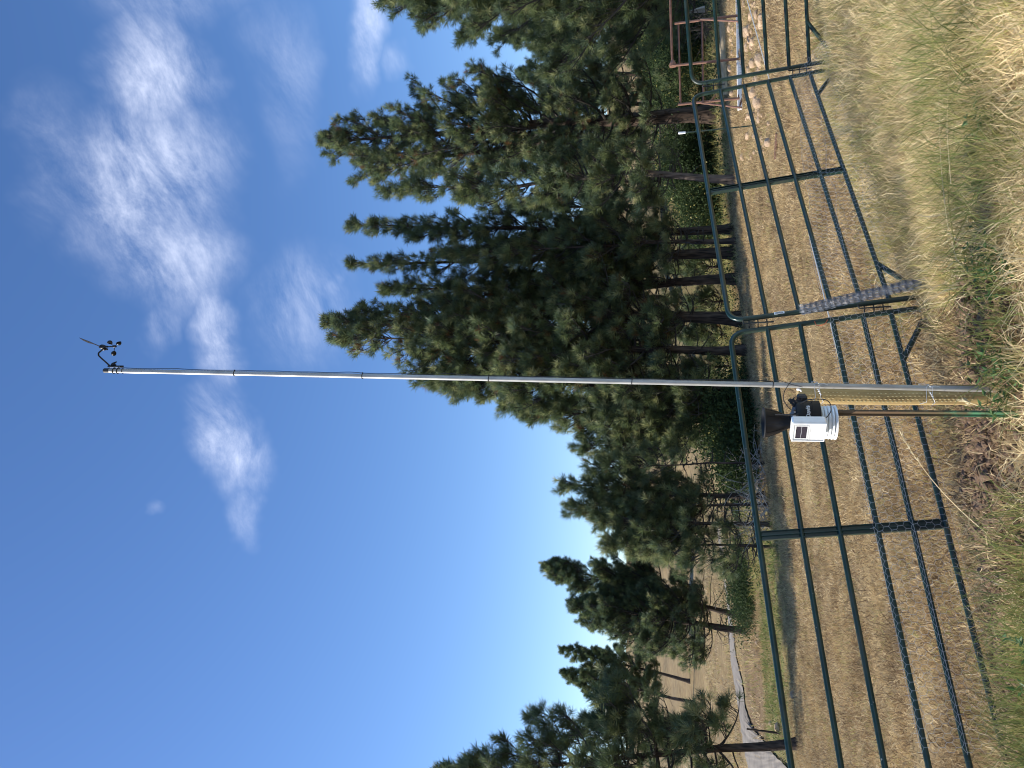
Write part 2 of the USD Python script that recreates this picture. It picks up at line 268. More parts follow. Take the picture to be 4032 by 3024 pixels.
def height(x, y):
    z = g0(x, y); r = np.hypot(x, y); p = np.stack([np.broadcast_to(x, z.shape), np.broadcast_to(y, z.shape), np.zeros_like(z)], -1)
    z = z + mound(x, y) * (0.9 + 0 * z)
    sm = soil_mask(x, y)
    z = z + (meshkit.fbm(p * 2.2, 3, 1) - .5) * 0.06 * np.clip(r / 6, .4, 1.3) + (meshkit.fbm(p * 17, 3, 2) - .5) * (0.016 + 0.085 * sm) * (r < 60)
    return z + (meshkit.fbm(p * 0.09, 3, 3) - .5) * np.clip((r - 25) / 60, 0, 1) * 2.0
def ground_at(u, v):
    d = ray(u, v); t = np.geomspace(0.5, 900, 6000); P = d[None] * t[:, None]
    k = np.argmax(P[:, 2] + EYE < g0(P[:, 0], P[:, 1]))
    return np.array([P[k, 0], P[k, 1], float(g0(P[k, 0], P[k, 1]))])
def on_ground(x, y): return np.array([x, y, float(height(np.array([x]), np.array([y]))[0])])

# left side: road, green strip and bare strip, measured in the photo and laid on the terrain
Z = lambda a, b: ground_at(3024 - (2300 + b / 2.291), 2400 + a / 2.291)
road_far = [Z(985, -500), Z(1005, -250), Z(1030, 0), Z(1075, 400), Z(1110, 700), Z(1190, 1150), Z(1240, 1450), Z(1285, 1659), Z(1380, 1950), Z(1500, 2300)]
road_near = [Z(1025, -500), Z(1052, -250), Z(1090, 0), Z(1140, 400), Z(1185, 700), Z(1260, 1120), Z(1420, 1450), Z(1620, 1659), Z(1850, 1950), Z(2100, 2300)]
from shapely.geometry import Polygon, Point
import shapely
def poly_px(pts): return Polygon([Z(*p)[:2] for p in pts])
green_poly = poly_px([(1375, 0), (1400, 600), (1430, 1100), (1440, 1280), (1560, 1300), (1590, 1000), (1570, 600), (1545, 300), (1530, 0), (1500, -350), (1420, -350)])
bare_poly = poly_px([(1230, 500), (1260, 900), (1300, 1300), (1400, 1500), (1560, 1500), (1500, 1290), (1440, 1250), (1410, 900), (1380, 500)])
road_poly = Polygon([p[:2] for p in road_far] + [p[:2] for p in road_near[::-1]])
def soft_in(poly, x, y, w):
    d = shapely.distance(poly, shapely.points(x, y)); return np.clip(1 - d / w, 0, 1)

az_a = np.radians(np.concatenate([np.linspace(-180, -46, 40)[:-1], np.linspace(-46, 46, 420), np.linspace(46, 180, 40)[1:]]))
rr = np.concatenate([[0.02, .5, 1.2], np.geomspace(2.0, 9, 330), np.geomspace(9.1, 70, 200), np.geomspace(72, 420, 60), np.geomspace(440, 6000, 22)])
A, Rr = np.meshgrid(az_a, rr)
GX, GY = (Rr * np.sin(A)).ravel(), (Rr * np.cos(A)).ravel()
GZ = height(GX, GY); na = len(az_a)
ii, jj = np.meshgrid(np.arange(len(rr) - 1), np.arange(na - 1), indexing="ij")
q = np.stack([ii * na + jj, (ii + 1) * na + jj, (ii + 1) * na + jj + 1, ii * na + jj + 1], -1).reshape(-1, 4)
kind = np.zeros((len(GX), 3))
kind[:, 0] = np.clip(soil_mask(GX, GY), 0, 1); kind[:, 0] = np.maximum(kind[:, 0], .55 * soft_in(bare_poly, GX, GY, 1.5))
kind[:, 1] = soft_in(green_poly, GX, GY, 2.0)
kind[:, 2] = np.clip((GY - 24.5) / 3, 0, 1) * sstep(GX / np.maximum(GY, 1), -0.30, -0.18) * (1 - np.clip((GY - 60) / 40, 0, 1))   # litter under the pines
mat("ground", {"g": ("geometry", {}), "a": ("attribute", {"attribute": "kind"}), "s": ("separate_color", {}),
               "n1": ("noise_texture", {"scale": 0.9, "detail": 6.0, "roughness": 0.62}), "n2": ("noise_texture", {"scale": 26.0, "detail": 6.0, "roughness": 0.7}), "n3": ("noise_texture", {"scale": 0.16, "detail": 4.0}),
               "mp": ("mapping", {"scale": (1.0, 1.0, 1.0)}), "mul": ("math", {"math_type": "multiply_add", "value2": 0.55}), "hf": ("math", {"math_type": "multiply", "value2": 0.45}),
               "dry": ("rgb_ramp", {"ramp": [(0.27, (0.075, 0.045, 0.025)), (0.42, (0.18, 0.122, 0.064)), (0.56, (0.27, 0.205, 0.102)), (0.75, (0.35, 0.275, 0.15))]}),
               "soil": ("rgb_ramp", {"ramp": [(0.3, (0.075, 0.046, 0.028)), (0.7, (0.195, 0.125, 0.076))]}),
               "green": ("rgb_ramp", {"ramp": [(0.3, (0.10, 0.12, 0.035)), (0.7, (0.22, 0.23, 0.07))]}),
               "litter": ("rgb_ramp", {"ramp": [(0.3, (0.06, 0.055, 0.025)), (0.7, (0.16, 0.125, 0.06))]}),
               "x1": ("mix", {}), "x2": ("mix", {}), "x3": ("mix", {}), "b": ("bump", {"strength": 0.6, "distance": 0.02}), "p": ("principled_bsdf", {"roughness": 0.95, "specular_ior_level": 0.15})},
    [("g.position", "mp.vector"), ("mp.vector", "n1.vector"), ("mp.vector", "n2.vector"), ("n1.fac", "hf.value1"), ("n2.fac", "mul.value1"), ("hf.value", "mul.value3"), ("mul.value", "dry.fac"), ("n2.fac", "soil.fac"), ("n2.fac", "green.fac"), ("mul.value", "litter.fac"),
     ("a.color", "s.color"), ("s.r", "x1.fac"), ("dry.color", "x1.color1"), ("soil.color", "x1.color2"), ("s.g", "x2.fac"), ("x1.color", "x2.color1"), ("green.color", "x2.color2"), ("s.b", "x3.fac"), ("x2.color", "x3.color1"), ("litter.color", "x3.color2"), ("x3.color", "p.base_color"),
     ("n2.fac", "b.height"), ("b.normal", "p.normal")])
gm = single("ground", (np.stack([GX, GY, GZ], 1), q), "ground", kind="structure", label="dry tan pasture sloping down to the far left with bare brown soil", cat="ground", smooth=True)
UsdGeom.PrimvarsAPI(gm).CreatePrimvar("kind", Sdf.ValueTypeNames.Color3fArray, "vertex").Set(Vt.Vec3fArray.FromNumpy(kind.astype(np.float32)))

def resample(pts, n):
    pts = np.array(pts); t = np.concatenate([[0], np.cumsum(np.linalg.norm(np.diff(pts, axis=0), axis=1))]); return PchipInterpolator(t / t[-1], pts)(np.linspace(0, 1, n))
ra, rb = resample(road_far, 160), resample(road_near, 160)
W = np.linspace(0, 1, 9)
RX = ra[:, None, 0] * (1 - W) + rb[:, None, 0] * W; RY = ra[:, None, 1] * (1 - W) + rb[:, None, 1] * W
RZ = height(RX.ravel(), RY.ravel()).reshape(RX.shape) + 0.05 + 0.03 * np.sin(W * math.pi)[None]
i, j = np.meshgrid(np.arange(159), np.arange(8), indexing="ij")
single("gravel_road", (np.stack([RX, RY, RZ], -1).reshape(-1, 3), np.stack([i * 9 + j, i * 9 + j + 1, (i + 1) * 9 + j + 1, (i + 1) * 9 + j], -1).reshape(-1, 4)), "gravel", kind="structure", label="pale gravel track curving past the pines on the left", cat="road", smooth=True)

# ------------------------------------------------------------------ instancing
def quats(dirs, roll):
    d = np.asarray(dirs, float); d = d / np.linalg.norm(d, axis=1, keepdims=True); d[:, 2] = np.maximum(d[:, 2], -0.999)
    w, x, y = 1 + d[:, 2], -d[:, 1], d[:, 0]; n = np.sqrt(w * w + x * x + y * y); w, x, y = w / n, x / n, y / n
    c, s = np.cos(roll / 2), np.sin(roll / 2)
    return np.stack([x * c + y * s, y * c - x * s, w * s, w * c], 1)      # x y z w
def scatter(path, protos, pos, dirs, scale, which, label=None, cat=None, kind="stuff", group=None):
    pi = UsdGeom.PointInstancer.Define(stage, path)
    names = []
    for k, (nm, mesh, mt) in enumerate(protos):
        p = f"{path}/{nm}" + (f"_{k:03d}" if k else "")
        usdkit.mesh(stage, p, mesh, MAT[mt]); names.append(p)
    pi.CreatePrototypesRel().SetTargets(names)
    n = len(pos); q = quats(dirs, rng.uniform(0, 2 * math.pi, n))
    pi.CreatePositionsAttr(Vt.Vec3fArray.FromNumpy(np.asarray(pos, np.float32)))
    pi.CreateOrientationsAttr(Vt.QuathArray([Gf.Quath(float(a[3]), float(a[0]), float(a[1]), float(a[2])) for a in q]))
    s = np.asarray(scale, np.float32); s = np.repeat(s[:, None], 3, 1) if s.ndim == 1 else s
    pi.CreateScalesAttr(Vt.Vec3fArray.FromNumpy(np.ascontiguousarray(s)))
    pi.CreateProtoIndicesAttr(Vt.IntArray.FromNumpy(np.asarray(which, np.int32)))
    setdata(pi.GetPrim(), label=label, category=cat, kind=kind, group=group)
    return pi

def tuft(n, seed, spread=1.0, w=0.0105):                            # a ponderosa twig end: needles bursting from a short stem
    r = np.random.default_rng(seed); V, Fc = [], []
    for k in range(n):
        t = r.uniform(0.0, 0.13); base = np.array([0, 0, t])
        th = math.radians(r.uniform(12, 95) * spread * (1.05 - .3 * t / .13)); ph = r.uniform(0, 2 * math.pi); L = r.uniform(.15, .25)
        d = np.array([math.sin(th) * math.cos(ph), math.sin(th) * math.sin(ph), math.cos(th)])
        sd = unit(np.cross(d, r.normal(size=3))) * w / 2
        mid = base + d * L * .55; tip = base + d * L + np.array([0, 0, .012])
        k0 = len(V); V += [base - sd * .6, base + sd * .6, mid - sd, mid + sd, tip]; Fc += [(k0, k0 + 1, k0 + 3), (k0, k0 + 3, k0 + 2), (k0 + 2, k0 + 3, k0 + 4)]
    return np.array(V), np.array(Fc)
TUFTS = {"dark": [("tuft", tuft(46, 1), "needles_dark"), ("tuft", tuft(46, 2), "needles_mid"), ("tuft", tuft(44, 3, .9), "needles_blue"), ("tuft", tuft(44, 4, .85), "needles_light"), ("tuft", tuft(32, 5), "needles_brown")]}

def limb(p0, d0, L, up, n=6, wig=.12, r=None):                       # a curved limb
    P = [np.array(p0, float)]; d = unit(d0)
    for k in range(n):
        d = unit(d + np.array([0, 0, up / n]) + r.normal(size=3) * wig * np.array([1, 1, .6])); P.append(P[-1] + d * L / n)
    return np.array(P)

def pine(name, label, base, tip, cb, hw, tw, D=None, dens=1.0, seed=0, mix=(.34, .36, .17, .11, .02), group=None, bend=None, droop=0.0, barkm="bark", dead=10, tuft_scale=1.0, forks=(), cone=1.0, skip=None):
    """base, tip: picture positions (2212 wide); cb: picture X of the lowest living branches; hw: half width of the crown in picture px; tw: trunk width in picture px."""
    r = np.random.default_rng(seed + 100); K = 1.8228
    if D is None: b = ground_at(3024 - base[1] * K, base[0] * K); D = b[1]
    else:
        b = im(base[0] * K, base[1] * K, D); b[2] = float(g0(b[0], b[1]))
    b = on_ground(b[0], b[1]); top = im(tip[0] * K, tip[1] * K, D * 1.0)
    top[1] += r.uniform(-.3, .3)
    px = K / FOC * D                                                # metres per picture px
    Hh = top[2] - b[2]; R = hw * px; tr = tw * px / 2
    cbp = im(cb * K, base[1] * K, D)[2]; c0 = np.clip((cbp - b[2]) / Hh, .08, .8)
    t = np.linspace(0, 1, 14); ax = b[None] * (1 - t[:, None]) + top[None] * t[:, None]
    off = np.cumsum(r.normal(size=(14, 2)), 0) * .012 * Hh * .25; off -= np.outer(1 - t, off[0]) + np.outer(t, off[-1]); ax[:, :2] += off
    if bend is not None: ax[:, 0] += bend * px * np.sin(np.clip(t * 1.7, 0, 1) * math.pi)
    axis = PchipInterpolator(t, ax)
    rad = lambda s: tr * (1.0 - .93 * s ** .85) + .35 * tr * np.exp(-s * 45)
    T = Thing(name, label, "tree", b, group)
    tt = np.concatenate([np.linspace(-.015, .06, 5), np.linspace(.09, 1, 26)])
    V, Fc = tube(axis(np.clip(tt, 0, 1)) + np.array([0, 0, 1.0]) * np.minimum(tt, 0)[:, None] * Hh, rad(np.clip(tt, 0, 1)), 12)
    V = V + (meshkit.fbm(V * np.array([9, 9, 1.5]), 3, seed) - .5)[:, None] * tr * .25 * unit_rows(V - V.mean(0))
    MBt = MB().add((V, Fc))
    for (h0, dx, h1) in forks:                                      # a second leader
        p = axis(h0); q = axis(h1) + np.array([dx * px, 0, 0])
        MBt.tube(smoothpath([p, p * .65 + q * .35 + np.array([dx * px * .45, 0, 0]), q], 8), np.linspace(rad(h0) * .75, .02, 8), 9)
    T.part("trunk", MBt, "bark" if barkm == "bark" else barkm, True)
    lb, pos, dirs, sc, wh = MB(), [], [], [], []
    nb = int(max(36, Hh * (1 - c0) * 12 * dens)); hs = np.sort(r.uniform(0, 1, nb) ** .92)
    for k, s in enumerate(hs):
        h = c0 + (1 - c0) * s * .985
        prof = (1 - s) ** (.62 * cone) * min(1.0, .55 + 2.2 * s) + .05
        L = R * prof * r.uniform(.62, 1.18)
        if s > .93: L = max(L * .8, .25)
        phi = k * 2.399 + r.normal() * .5
        el = math.radians(-15 + 66 * s ** .8 + r.normal() * 9) - droop * (1 - s)
        if skip and skip(phi, s): continue
        p0 = axis(h)
        if forks and r.random() < .4:
            for (h0, dx, h1) in forks:
                if h0 < h < h1: p0 = p0 + np.array([dx * px * (h - h0) / (h1 - h0), 0, 0])
        d0 = np.array([math.cos(phi) * math.cos(el), math.sin(phi) * math.cos(el), math.sin(el)])
        P = limb(p0, d0, L, r.uniform(.5, 1.15), 6, .1, r)
        r0 = max(.012, min(rad(h) * .55, .012 + .014 * L))
        lb.tube(P, np.linspace(r0, .008, len(P)), 5, caps=False)
        dl = unit(P[-1] - P[-2])
        pos.append(P[-1]); dirs.append(dl); sc.append(r.uniform(.85, 1.15)); wh.append(0)
        ns = int(np.clip(L * 8.5 * dens ** .5, 3, 24))
        for m in range(ns):
            f = r.uniform(.22, .98) if L > .7 else r.uniform(.15, .95)
            x = f * 6; i0 = min(int(x), 5); q0 = P[i0] * (1 - x + i0) + P[i0 + 1] * (x - i0); dd = unit(P[i0 + 1] - P[i0])
            side = unit(np.cross(dd, [0, 0, 1.0])) * (1 if m % 2 else -1)
            ds = unit(dd * r.uniform(.35, 1.0) + side * r.uniform(.3, 1.0) + np.array([0, 0, r.uniform(.1, .95)]))
            ls = np.clip(L * .30 * (1.15 - f) + r.uniform(.06, .22), .08, .95)
            Q = limb(q0, ds, ls, .5, 2, .12, r); lb.tube(Q, (.010, .008, .006), 3, caps=False)
            pos.append(Q[-1]); dirs.append(unit(Q[-1] - Q[-2])); sc.append(r.uniform(.75, 1.1)); wh.append(0)
            if ls > .3:
                for _ in range(2):
                    w = r.uniform(.3, .8); qq = Q[0] * (1 - w) + Q[2] * w; d3 = unit(ds + r.normal(size=3) * .7 + np.array([0, 0, .3])); e = qq + d3 * .14
                    lb.tube([qq, e], (.007, .005), 3, caps=False); pos.append(e); dirs.append(d3); sc.append(r.uniform(.65, 1.0)); wh.append(0)
    for k in range(5):                                              # leader
        pos.append(axis(1 - .012 * k)); dirs.append(unit(np.array([r.normal() * .35, r.normal() * .35, 1]))); sc.append(1.0); wh.append(0)
    for k in range(dead):                                           # bare lower limbs
        h = r.uniform(.10, c0 + .06); phi = r.uniform(0, 6.28); L = R * r.uniform(.25, .75); el = r.uniform(-.45, .25)
        P = limb(axis(h), np.array([math.cos(phi), math.sin(phi), el]), L, r.uniform(-.4, .5), 6, .22, r); lb.tube(P, np.linspace(.02, .005, 7), 4, caps=False)
        for _ in range(4):
            i0 = r.integers(2, 6); Q = limb(P[i0], unit(P[i0] - P[i0 - 1]) + r.normal(size=3) * .8, L * .3, 0, 3, .25, r); lb.tube(Q, np.linspace(.008, .003, 4), 3, caps=False)
    T.part("limbs", lb, "twig", kind="stuff")
    n = len(pos); w = r.choice(5, n, p=np.array(mix) / sum(mix))
    pos = np.array(pos) - T.loc; dirs = np.array(dirs) + r.normal(size=(n, 3)) * .15
    scatter(T.path + "/crown", TUFTS["dark"], pos, dirs, np.array(sc) * tuft_scale, w)
    return T
def unit_rows(V):
    V = V * np.array([1, 1, 0.0]); return V / np.maximum(np.linalg.norm(V, axis=1, keepdims=True), 1e-9)

PINES = [
    # name, label, base, tip, cb, hw, tw, options
    ("huge dark pine at the right end of the row, mostly beyond the picture edge", (1525, -70), (815, -70), 1520, 300, 34, dict(D=21, dens=1.7, mix=(.46, .34, .15, .05, .0))),
    ("big pine with forked trunk and open crown behind the rusty frame", (1548, 245), (705, 300), 1450, 175, 36, dict(dens=1.0, mix=(.26, .38, .14, .18, .04), forks=[(.3, -55, .85)], cone=.62)),
    ("slim pine with a grey trunk leaning right beside the white-capped post", (1590, 388), (840, 415), 1480, 105, 18, dict(dens=1.0, barkm="bark_grey", bend=18)),
    ("straight dark pine with a thin bare-stemmed top, first of the middle cluster", (1584, 495), (768, 488), 1460, 90, 20, dict(dens=1.05)),
    ("spindly pine with sparse tufts along its bare upper stem", (1588, 546), (757, 565), 1470, 92, 24, dict(dens=.9, cone=1.3)),
    ("shorter bright green pine in front of the spindly one", (1592, 520), (960, 545), 1480, 95, 12, dict(dens=1.0, mix=(.2, .42, .15, .23, 0))),
    ("pine with two close dark stems left of the netting roll", (1592, 602), (830, 622), 1480, 98, 22, dict(dens=1.1, forks=[(.12, -18, .8)])),
    ("tallest pine of the row with broad pointed crown and brown trunk", (1604, 690), (704, 692), 1490, 145, 28, dict(dens=1.15, mix=(.3, .38, .15, .15, .02), cone=.95)),
    ("tall twin-topped pine next to the tallest, with orange dead tufts low down", (1614, 755), (718, 728), 1480, 150, 20, dict(dens=1.05, mix=(.3, .36, .15, .14, .05), cone=.9)),
    ("wide pine directly behind the mast", (1622, 838), (905, 812), 1530, 140, 16, dict(dens=1.3, mix=(.25, .40, .15, .18, .02))),
    ("bushy pine with branches reaching left of the mast", (1628, 895), (1130, 890), 1560, 105, 14, dict(dens=1.3, mix=(.25, .40, .15, .2, 0))),
    ("small thin-stemmed pine above the bright green bush", (1630, 946), (1240, 962), 1500, 72, 10, dict(dens=1.5, tuft_scale=.85)),
    ("very thin pine with sparse low branches in front of the hill", (1652, 1000), (1290, 1010), 1480, 55, 6, dict(dens=1.3, dead=14, tuft_scale=.85)),
    ("pine with a crooked dark trunk in the left group", (1655, 1068), (1236, 1045), 1540, 80, 14, dict(dens=1.7, tuft_scale=.85, bend=-9, dead=16)),
    ("thin straight pine next to the crooked one", (1662, 1090), (1240, 1102), 1530, 72, 8, dict(dens=1.8, dead=14, tuft_scale=.85)),
    ("leafy pine with its trunk bare near the ground, right of the gate brace", (1668, 1133), (1300, 1128), 1540, 90, 11, dict(dens=1.8, tuft_scale=.85, mix=(.25, .40, .12, .23, 0), dead=14)),
    ("low bushy pine with drooping branches beside the gravel track", (1672, 1180), (1330, 1170), 1600, 88, 8, dict(dens=1.9, tuft_scale=.85, mix=(.2, .42, .12, .26, 0), droop=.2)),
    ("dark leaning pine, right one of the pair in front of the gravel track", (1609, 1334), (1180, 1224), 1510, 112, 13, dict(dens=1.8, tuft_scale=.85, mix=(.42, .34, .15, .09, 0))),
    ("dark pine, left one of the pair in front of the gravel track", (1618, 1363), (1240, 1305), 1540, 118, 17, dict(dens=1.8, tuft_scale=.85, mix=(.42, .34, .14, .10, 0), droop=.15)),
    ("far pine on the hillside, right one of the distant two", (1468, 1470), (1212, 1402), 1430, 62, 8, dict(D=95, dens=.55, mix=(.5, .35, .1, .05, 0), tuft_scale=1.9, dead=2)),
    ("far pine on the hillside, left one of the distant two", (1466, 1515), (1215, 1452), 1430, 66, 8, dict(D=92, dens=.55, mix=(.5, .35, .1, .05, 0), tuft_scale=1.9, dead=2)),
    ("near pine at the far left with long needle tufts and hanging lower branch", (1724, 1606), (955, 1680), 1560, 190, 20, dict(dens=1.25, cone=1.25, mix=(.34, .38, .16, .12, .0), droop=.35, tuft_scale=1.1, dead=3)),
]
for k, (label, b_, t_, cb, hw, tw, o) in enumerate(PINES):
    pine("pine_tree", label, b_, t_, cb, hw, tw, seed=k, **o)
BACK = [(1535, 60, 1080, 120), (1530, -30, 1100, 120), (1550, 290, 1150, 90), (1540, 215, 1180, 120), (1556, 385, 1230, 100), (1562, 540, 1180, 100), (1570, 720, 1230, 100), (1592, 960, 1330, 70), (1545, 150, 1130, 110), (1552, 330, 1060, 100), (1560, 440, 1120, 90), (1565, 640, 1100, 90), (1575, 790, 1130, 100), (1585, 880, 1230, 80)]
for k, (x, y, tx, hw) in enumerate(BACK):
    pine("pine_tree", "dark pine standing in the shade behind the front row of pines", (x, y), (tx, y + 8), 1500, hw, 12, seed=60 + k, D=33 + 1.3 * k, dens=.75, mix=(.55, .3, .13, .02, 0), group="shaded pines behind the front row", dead=8, tuft_scale=1.2)

# ------------------------------------------------------------------ shrubs
def leafclump(seed, n=26, s=.05, spread=.16):
    r = np.random.default_rng(seed); V, Fc = [], []
    for k in range(n):
        c = r.normal(size=3) * spread * np.array([1, 1, .8]); d = unit(r.normal(size=3) + [0, 0, .6]); sd = unit(np.cross(d, r.normal(size=3))); L = s * r.uniform(.7, 1.3)
        k0 = len(V); V += [c, c + d * L * .5 + sd * L * .28, c + d * L, c + d * L * .5 - sd * L * .28]; Fc += [(k0, k0 + 1, k0 + 2), (k0, k0 + 2, k0 + 3)]
    return np.array(V), np.array(Fc)
SHR = [("leaf_clump", leafclump(1), "shrub_leaf"), ("leaf_clump", leafclump(2), "shrub_leaf_dark"), ("leaf_clump", leafclump(3), "shrub_leaf_yellow")]
def shrub(name, label, c, w, h, seed, mix=(.5, .45, .05), n=None, group=None, leaf=1.6, cat="shrub"):
    r = np.random.default_rng(seed); c = on_ground(c[0], c[1]); T = Thing(name, label, cat, c, group); st = MB(); pos = []
    n = n or int(300 * w * h) + 60
    for k in range(int(14 + 6 * w)):
        a = r.uniform(0, 6.28); P = limb(c + np.array([r.normal() * w * .12, r.normal() * w * .12, -.03]), np.array([math.cos(a) * w * .5, math.sin(a) * w * .5, h * r.uniform(.5, 1.1)]), h * r.uniform(.7, 1.0), .1, 5, .2, r)
        st.tube(P, np.linspace(.02, .006, 6), 4, caps=False)
        for _ in range(max(3, n // int(14 + 6 * w))):
            i0 = r.integers(2, 6); pos.append(P[i0] + r.normal(size=3) * np.array([w * .22, w * .22, h * .12]))
    T.part("stem", st, "twig"); pos = np.array(pos); pos[:, 2] = np.maximum(pos[:, 2], c[2] + .08)
    scatter(T.path + "/foliage", SHR, pos - c, r.normal(size=(len(pos), 3)) + [0, 0, 1.5], r.uniform(.8, 1.3, len(pos)) * leaf, r.choice(3, len(pos), p=mix))
bank = [(1500, 120), (1545, 330), (1555, 440), (1535, 90)]
for k, (x, y) in enumerate(bank):
    d = ray(3024 - y * 1.8228, 1600 * 1.8228); D = 27 + (1560 - x) * .085
    shrub("shrub", "dense green shrub on the bank behind the right-hand pines", (d[0] / d[1] * D, D), rng.uniform(1.6, 2.6), rng.uniform(1.3, 2.3), 300 + k, mix=(.35, .62, .03), group="shrubs on the bank behind the pines", leaf=1.5)
YOUNG = [(1606, 440, 1500, 44, 28), (1604, 520, 1490, 46, 30), (1600, 575, 1470, 44, 29), (1606, 650, 1500, 46, 28.5), (1610, 722, 1490, 44, 29.5), (1614, 790, 1500, 46, 28), (1618, 862, 1510, 44, 27), (1596, 350, 1450, 50, 31), (1590, 290, 1430, 46, 33), (1580, 190, 1400, 55, 33), (1585, 395, 1440, 50, 34), (1570, 110, 1420, 55, 32), (1575, 30, 1430, 55, 31), (1590, 320, 1470, 50, 29), (1585, 255, 1450, 55, 30), (1598, 425, 1490, 48, 28.5), (1580, 150, 1440, 55, 30), (1596, 375, 1460, 48, 32)]
for k, (x, y, tx, hw, D) in enumerate(YOUNG):
    pine("young_pine", "low bushy young pine filling the shade between the tall trunks", (x, y), (tx, y + 4), x - 12, hw, 6, seed=140 + k, D=D, dens=1.5, mix=(.36, .36, .12, .15, .01), group="young pines between the tall trunks", dead=3, tuft_scale=.9)
c = ground_at(3024 - 930 * 1.8228, 1632 * 1.8228); shrub("bush", "bright green leafy bush beside the thin-stemmed pine behind the sensor", (c[0] + .3, c[1] + .6), 1.7, 1.6, 350, mix=(.7, .28, .02), leaf=1.5)
c = ground_at(3024 - 975 * 1.8228, 1640 * 1.8228); shrub("bush", "low dark bush under the very thin pine", (c[0], c[1] + .5), 1.8, 1.2, 351, mix=(.4, .6, 0), leaf=1.9)
c = ground_at(3024 - 1270 * 1.8228, 1625 * 1.8228); shrub("bush", "dark low thicket in the shade right of the leaning pair of pines", (c[0], c[1] + .5), 2.4, .9, 352, mix=(.25, .75, 0), leaf=1.4, n=900)
# bare grey shrubs
for k, (x, y, lab) in enumerate([(1652, 1020, "leafless grey shrub below the crooked pine"), (1664, 1110, "leafless grey shrub of thin twigs at the foot of the leafy pine"), (1545, 40, "bare twiggy shrub behind the right end of the rusty frame")]):
    c = ground_at(3024 - y * 1.8228, x * 1.8228); r = np.random.default_rng(400 + k); mb = MB()
    for _ in range(26):
        P = limb(c + r.normal(size=3) * [.25, .25, 0], np.array([r.normal() * .9, r.normal() * .6, r.uniform(.3, 1.2)]), r.uniform(.7, 1.6), -.2, 7, .22, r); mb.tube(P, np.linspace(.014, .005, 8), 4, caps=False)
        for _ in range(4):
            Q = limb(P[r.integers(2, 7)], r.normal(size=3) + [0, 0, .4], r.uniform(.2, .5), 0, 3, .3, r); mb.tube(Q, np.linspace(.007, .004, 4), 3, caps=False)
    single("bare_shrub", mb, "dead_twig" if k < 2 else "twig", lab, "shrub", loc=c)

# ------------------------------------------------------------------ grass
def blades(n, L, lean, w, seed, spread, flat=0.0):
    r = np.random.default_rng(seed); V, Fc = [], []
    for k in range(n):
        c = np.array([r.normal() * spread, r.normal() * spread, -.01]); ph = r.uniform(0, 6.28); th = math.radians(np.clip(r.normal() * lean + flat, -88, 88)); l = L * r.uniform(.5, 1.15)
        d = np.array([math.sin(th) * math.cos(ph), math.sin(th) * math.sin(ph), abs(math.cos(th))]); sd = unit(np.cross(d, [math.cos(ph + 1.3), math.sin(ph + 1.3), .3])) * w / 2
        m = c + d * l * .55; bend = np.array([math.cos(ph), math.sin(ph), -.5]) * l * r.uniform(.05, .3); t = c + d * l + bend
        t[2] = max(t[2], .005); k0 = len(V); V += [c - sd, c + sd, m - sd * .8, m + sd * .8, t]; Fc += [(k0, k0 + 1, k0 + 3), (k0, k0 + 3, k0 + 2), (k0 + 2, k0 + 3, k0 + 4)]
    return np.array(V), np.array(Fc)
def place(n, y0, y1, keep, power=-1.2, half=35):
    uu = rng.uniform(0, 1, n); e = power + 2
    y = (y0 ** e + uu * (y1 ** e - y0 ** e)) ** (1 / e); x = y * np.tan(np.radians(rng.uniform(-half, half, n)))
    k = rng.uniform(0, 1, n) < keep(x, y); x, y = x[k], y[k]
    return np.stack([x, y, height(x, y)], 1)
# fence line: forward distance of the gates at a given x
fx, fy = [-6, -2.63, .63, .73, 3.57, 3.68, 7.3, 14], [3.6, 5.29, 6.92, 6.95, 9.23, 9.24, 8.56, 7.2]
fence_y = lambda x: np.interp(x, fx, fy)
up = lambda n: np.stack([rng.normal(0, .12, n), rng.normal(0, .12, n), np.ones(n)], 1)
patch = lambda x, y, s, seed: meshkit.fbm(np.stack([x * s, y * s, 0 * x], -1), 3, seed)
P = place(60000, 4.6, 27.0, lambda x, y: ((y > fence_y(x) + .1) | (x < .45)) * (1 - .8 * soil_mask(x, y)) * (1 - soft_in(road_poly, x, y, .5)) * np.clip(-.25 + 2.2 * patch(x * .55, y * 1.6, .9, 11), .06, 1), power=-1.0)
scatter("/World/pasture_grass", [("blades", blades(16, .10, 38, .005, 21, .07, 30), "pasture_straw"), ("blades", blades(16, .085, 40, .005, 22, .08, 35), "pasture_pale"), ("blades", blades(14, .09, 45, .005, 23, .08, 30), "pasture_brown"), ("blades", blades(14, .10, 30, .005, 24, .06, 10), "grass_yellow")],
        P, up(len(P)), rng.uniform(.7, 1.5, len(P)), rng.choice(4, len(P), p=[.46, .22, .27, .05]), "short dry cropped grass of the pasture beyond the gates", "grass")
P = place(30000, 1.6, 10.0, lambda x, y: (y < fence_y(x) + .45) * (1 - .93 * soil_mask(x, y)) * (.06 + .94 * sstep(x, .45, 1.0)) * np.clip(.2 + 1.5 * patch(x, y, 1.3, 12), 0, 1), power=-.9)
scatter("/World/bank_grass", [("blades", blades(18, .20, 36, .0055, 31, .06, 30), "straw"), ("blades", blades(18, .19, 40, .0055, 32, .07, 40), "straw_pale"), ("blades", blades(18, .17, 42, .0045, 33, .07, 45), "straw_brown"), ("blades", blades(20, .24, 30, .0042, 34, .05, 20), "grass_yellow"), ("blades", blades(16, .26, 26, .0042, 35, .05, 15), "grass_green")],
        P, up(len(P)), rng.uniform(.55, 1.2, len(P)), rng.choice(5, len(P), p=[.36, .34, .12, .12, .06]), "long tangled straw-coloured grass on the near side of the gates", "grass")
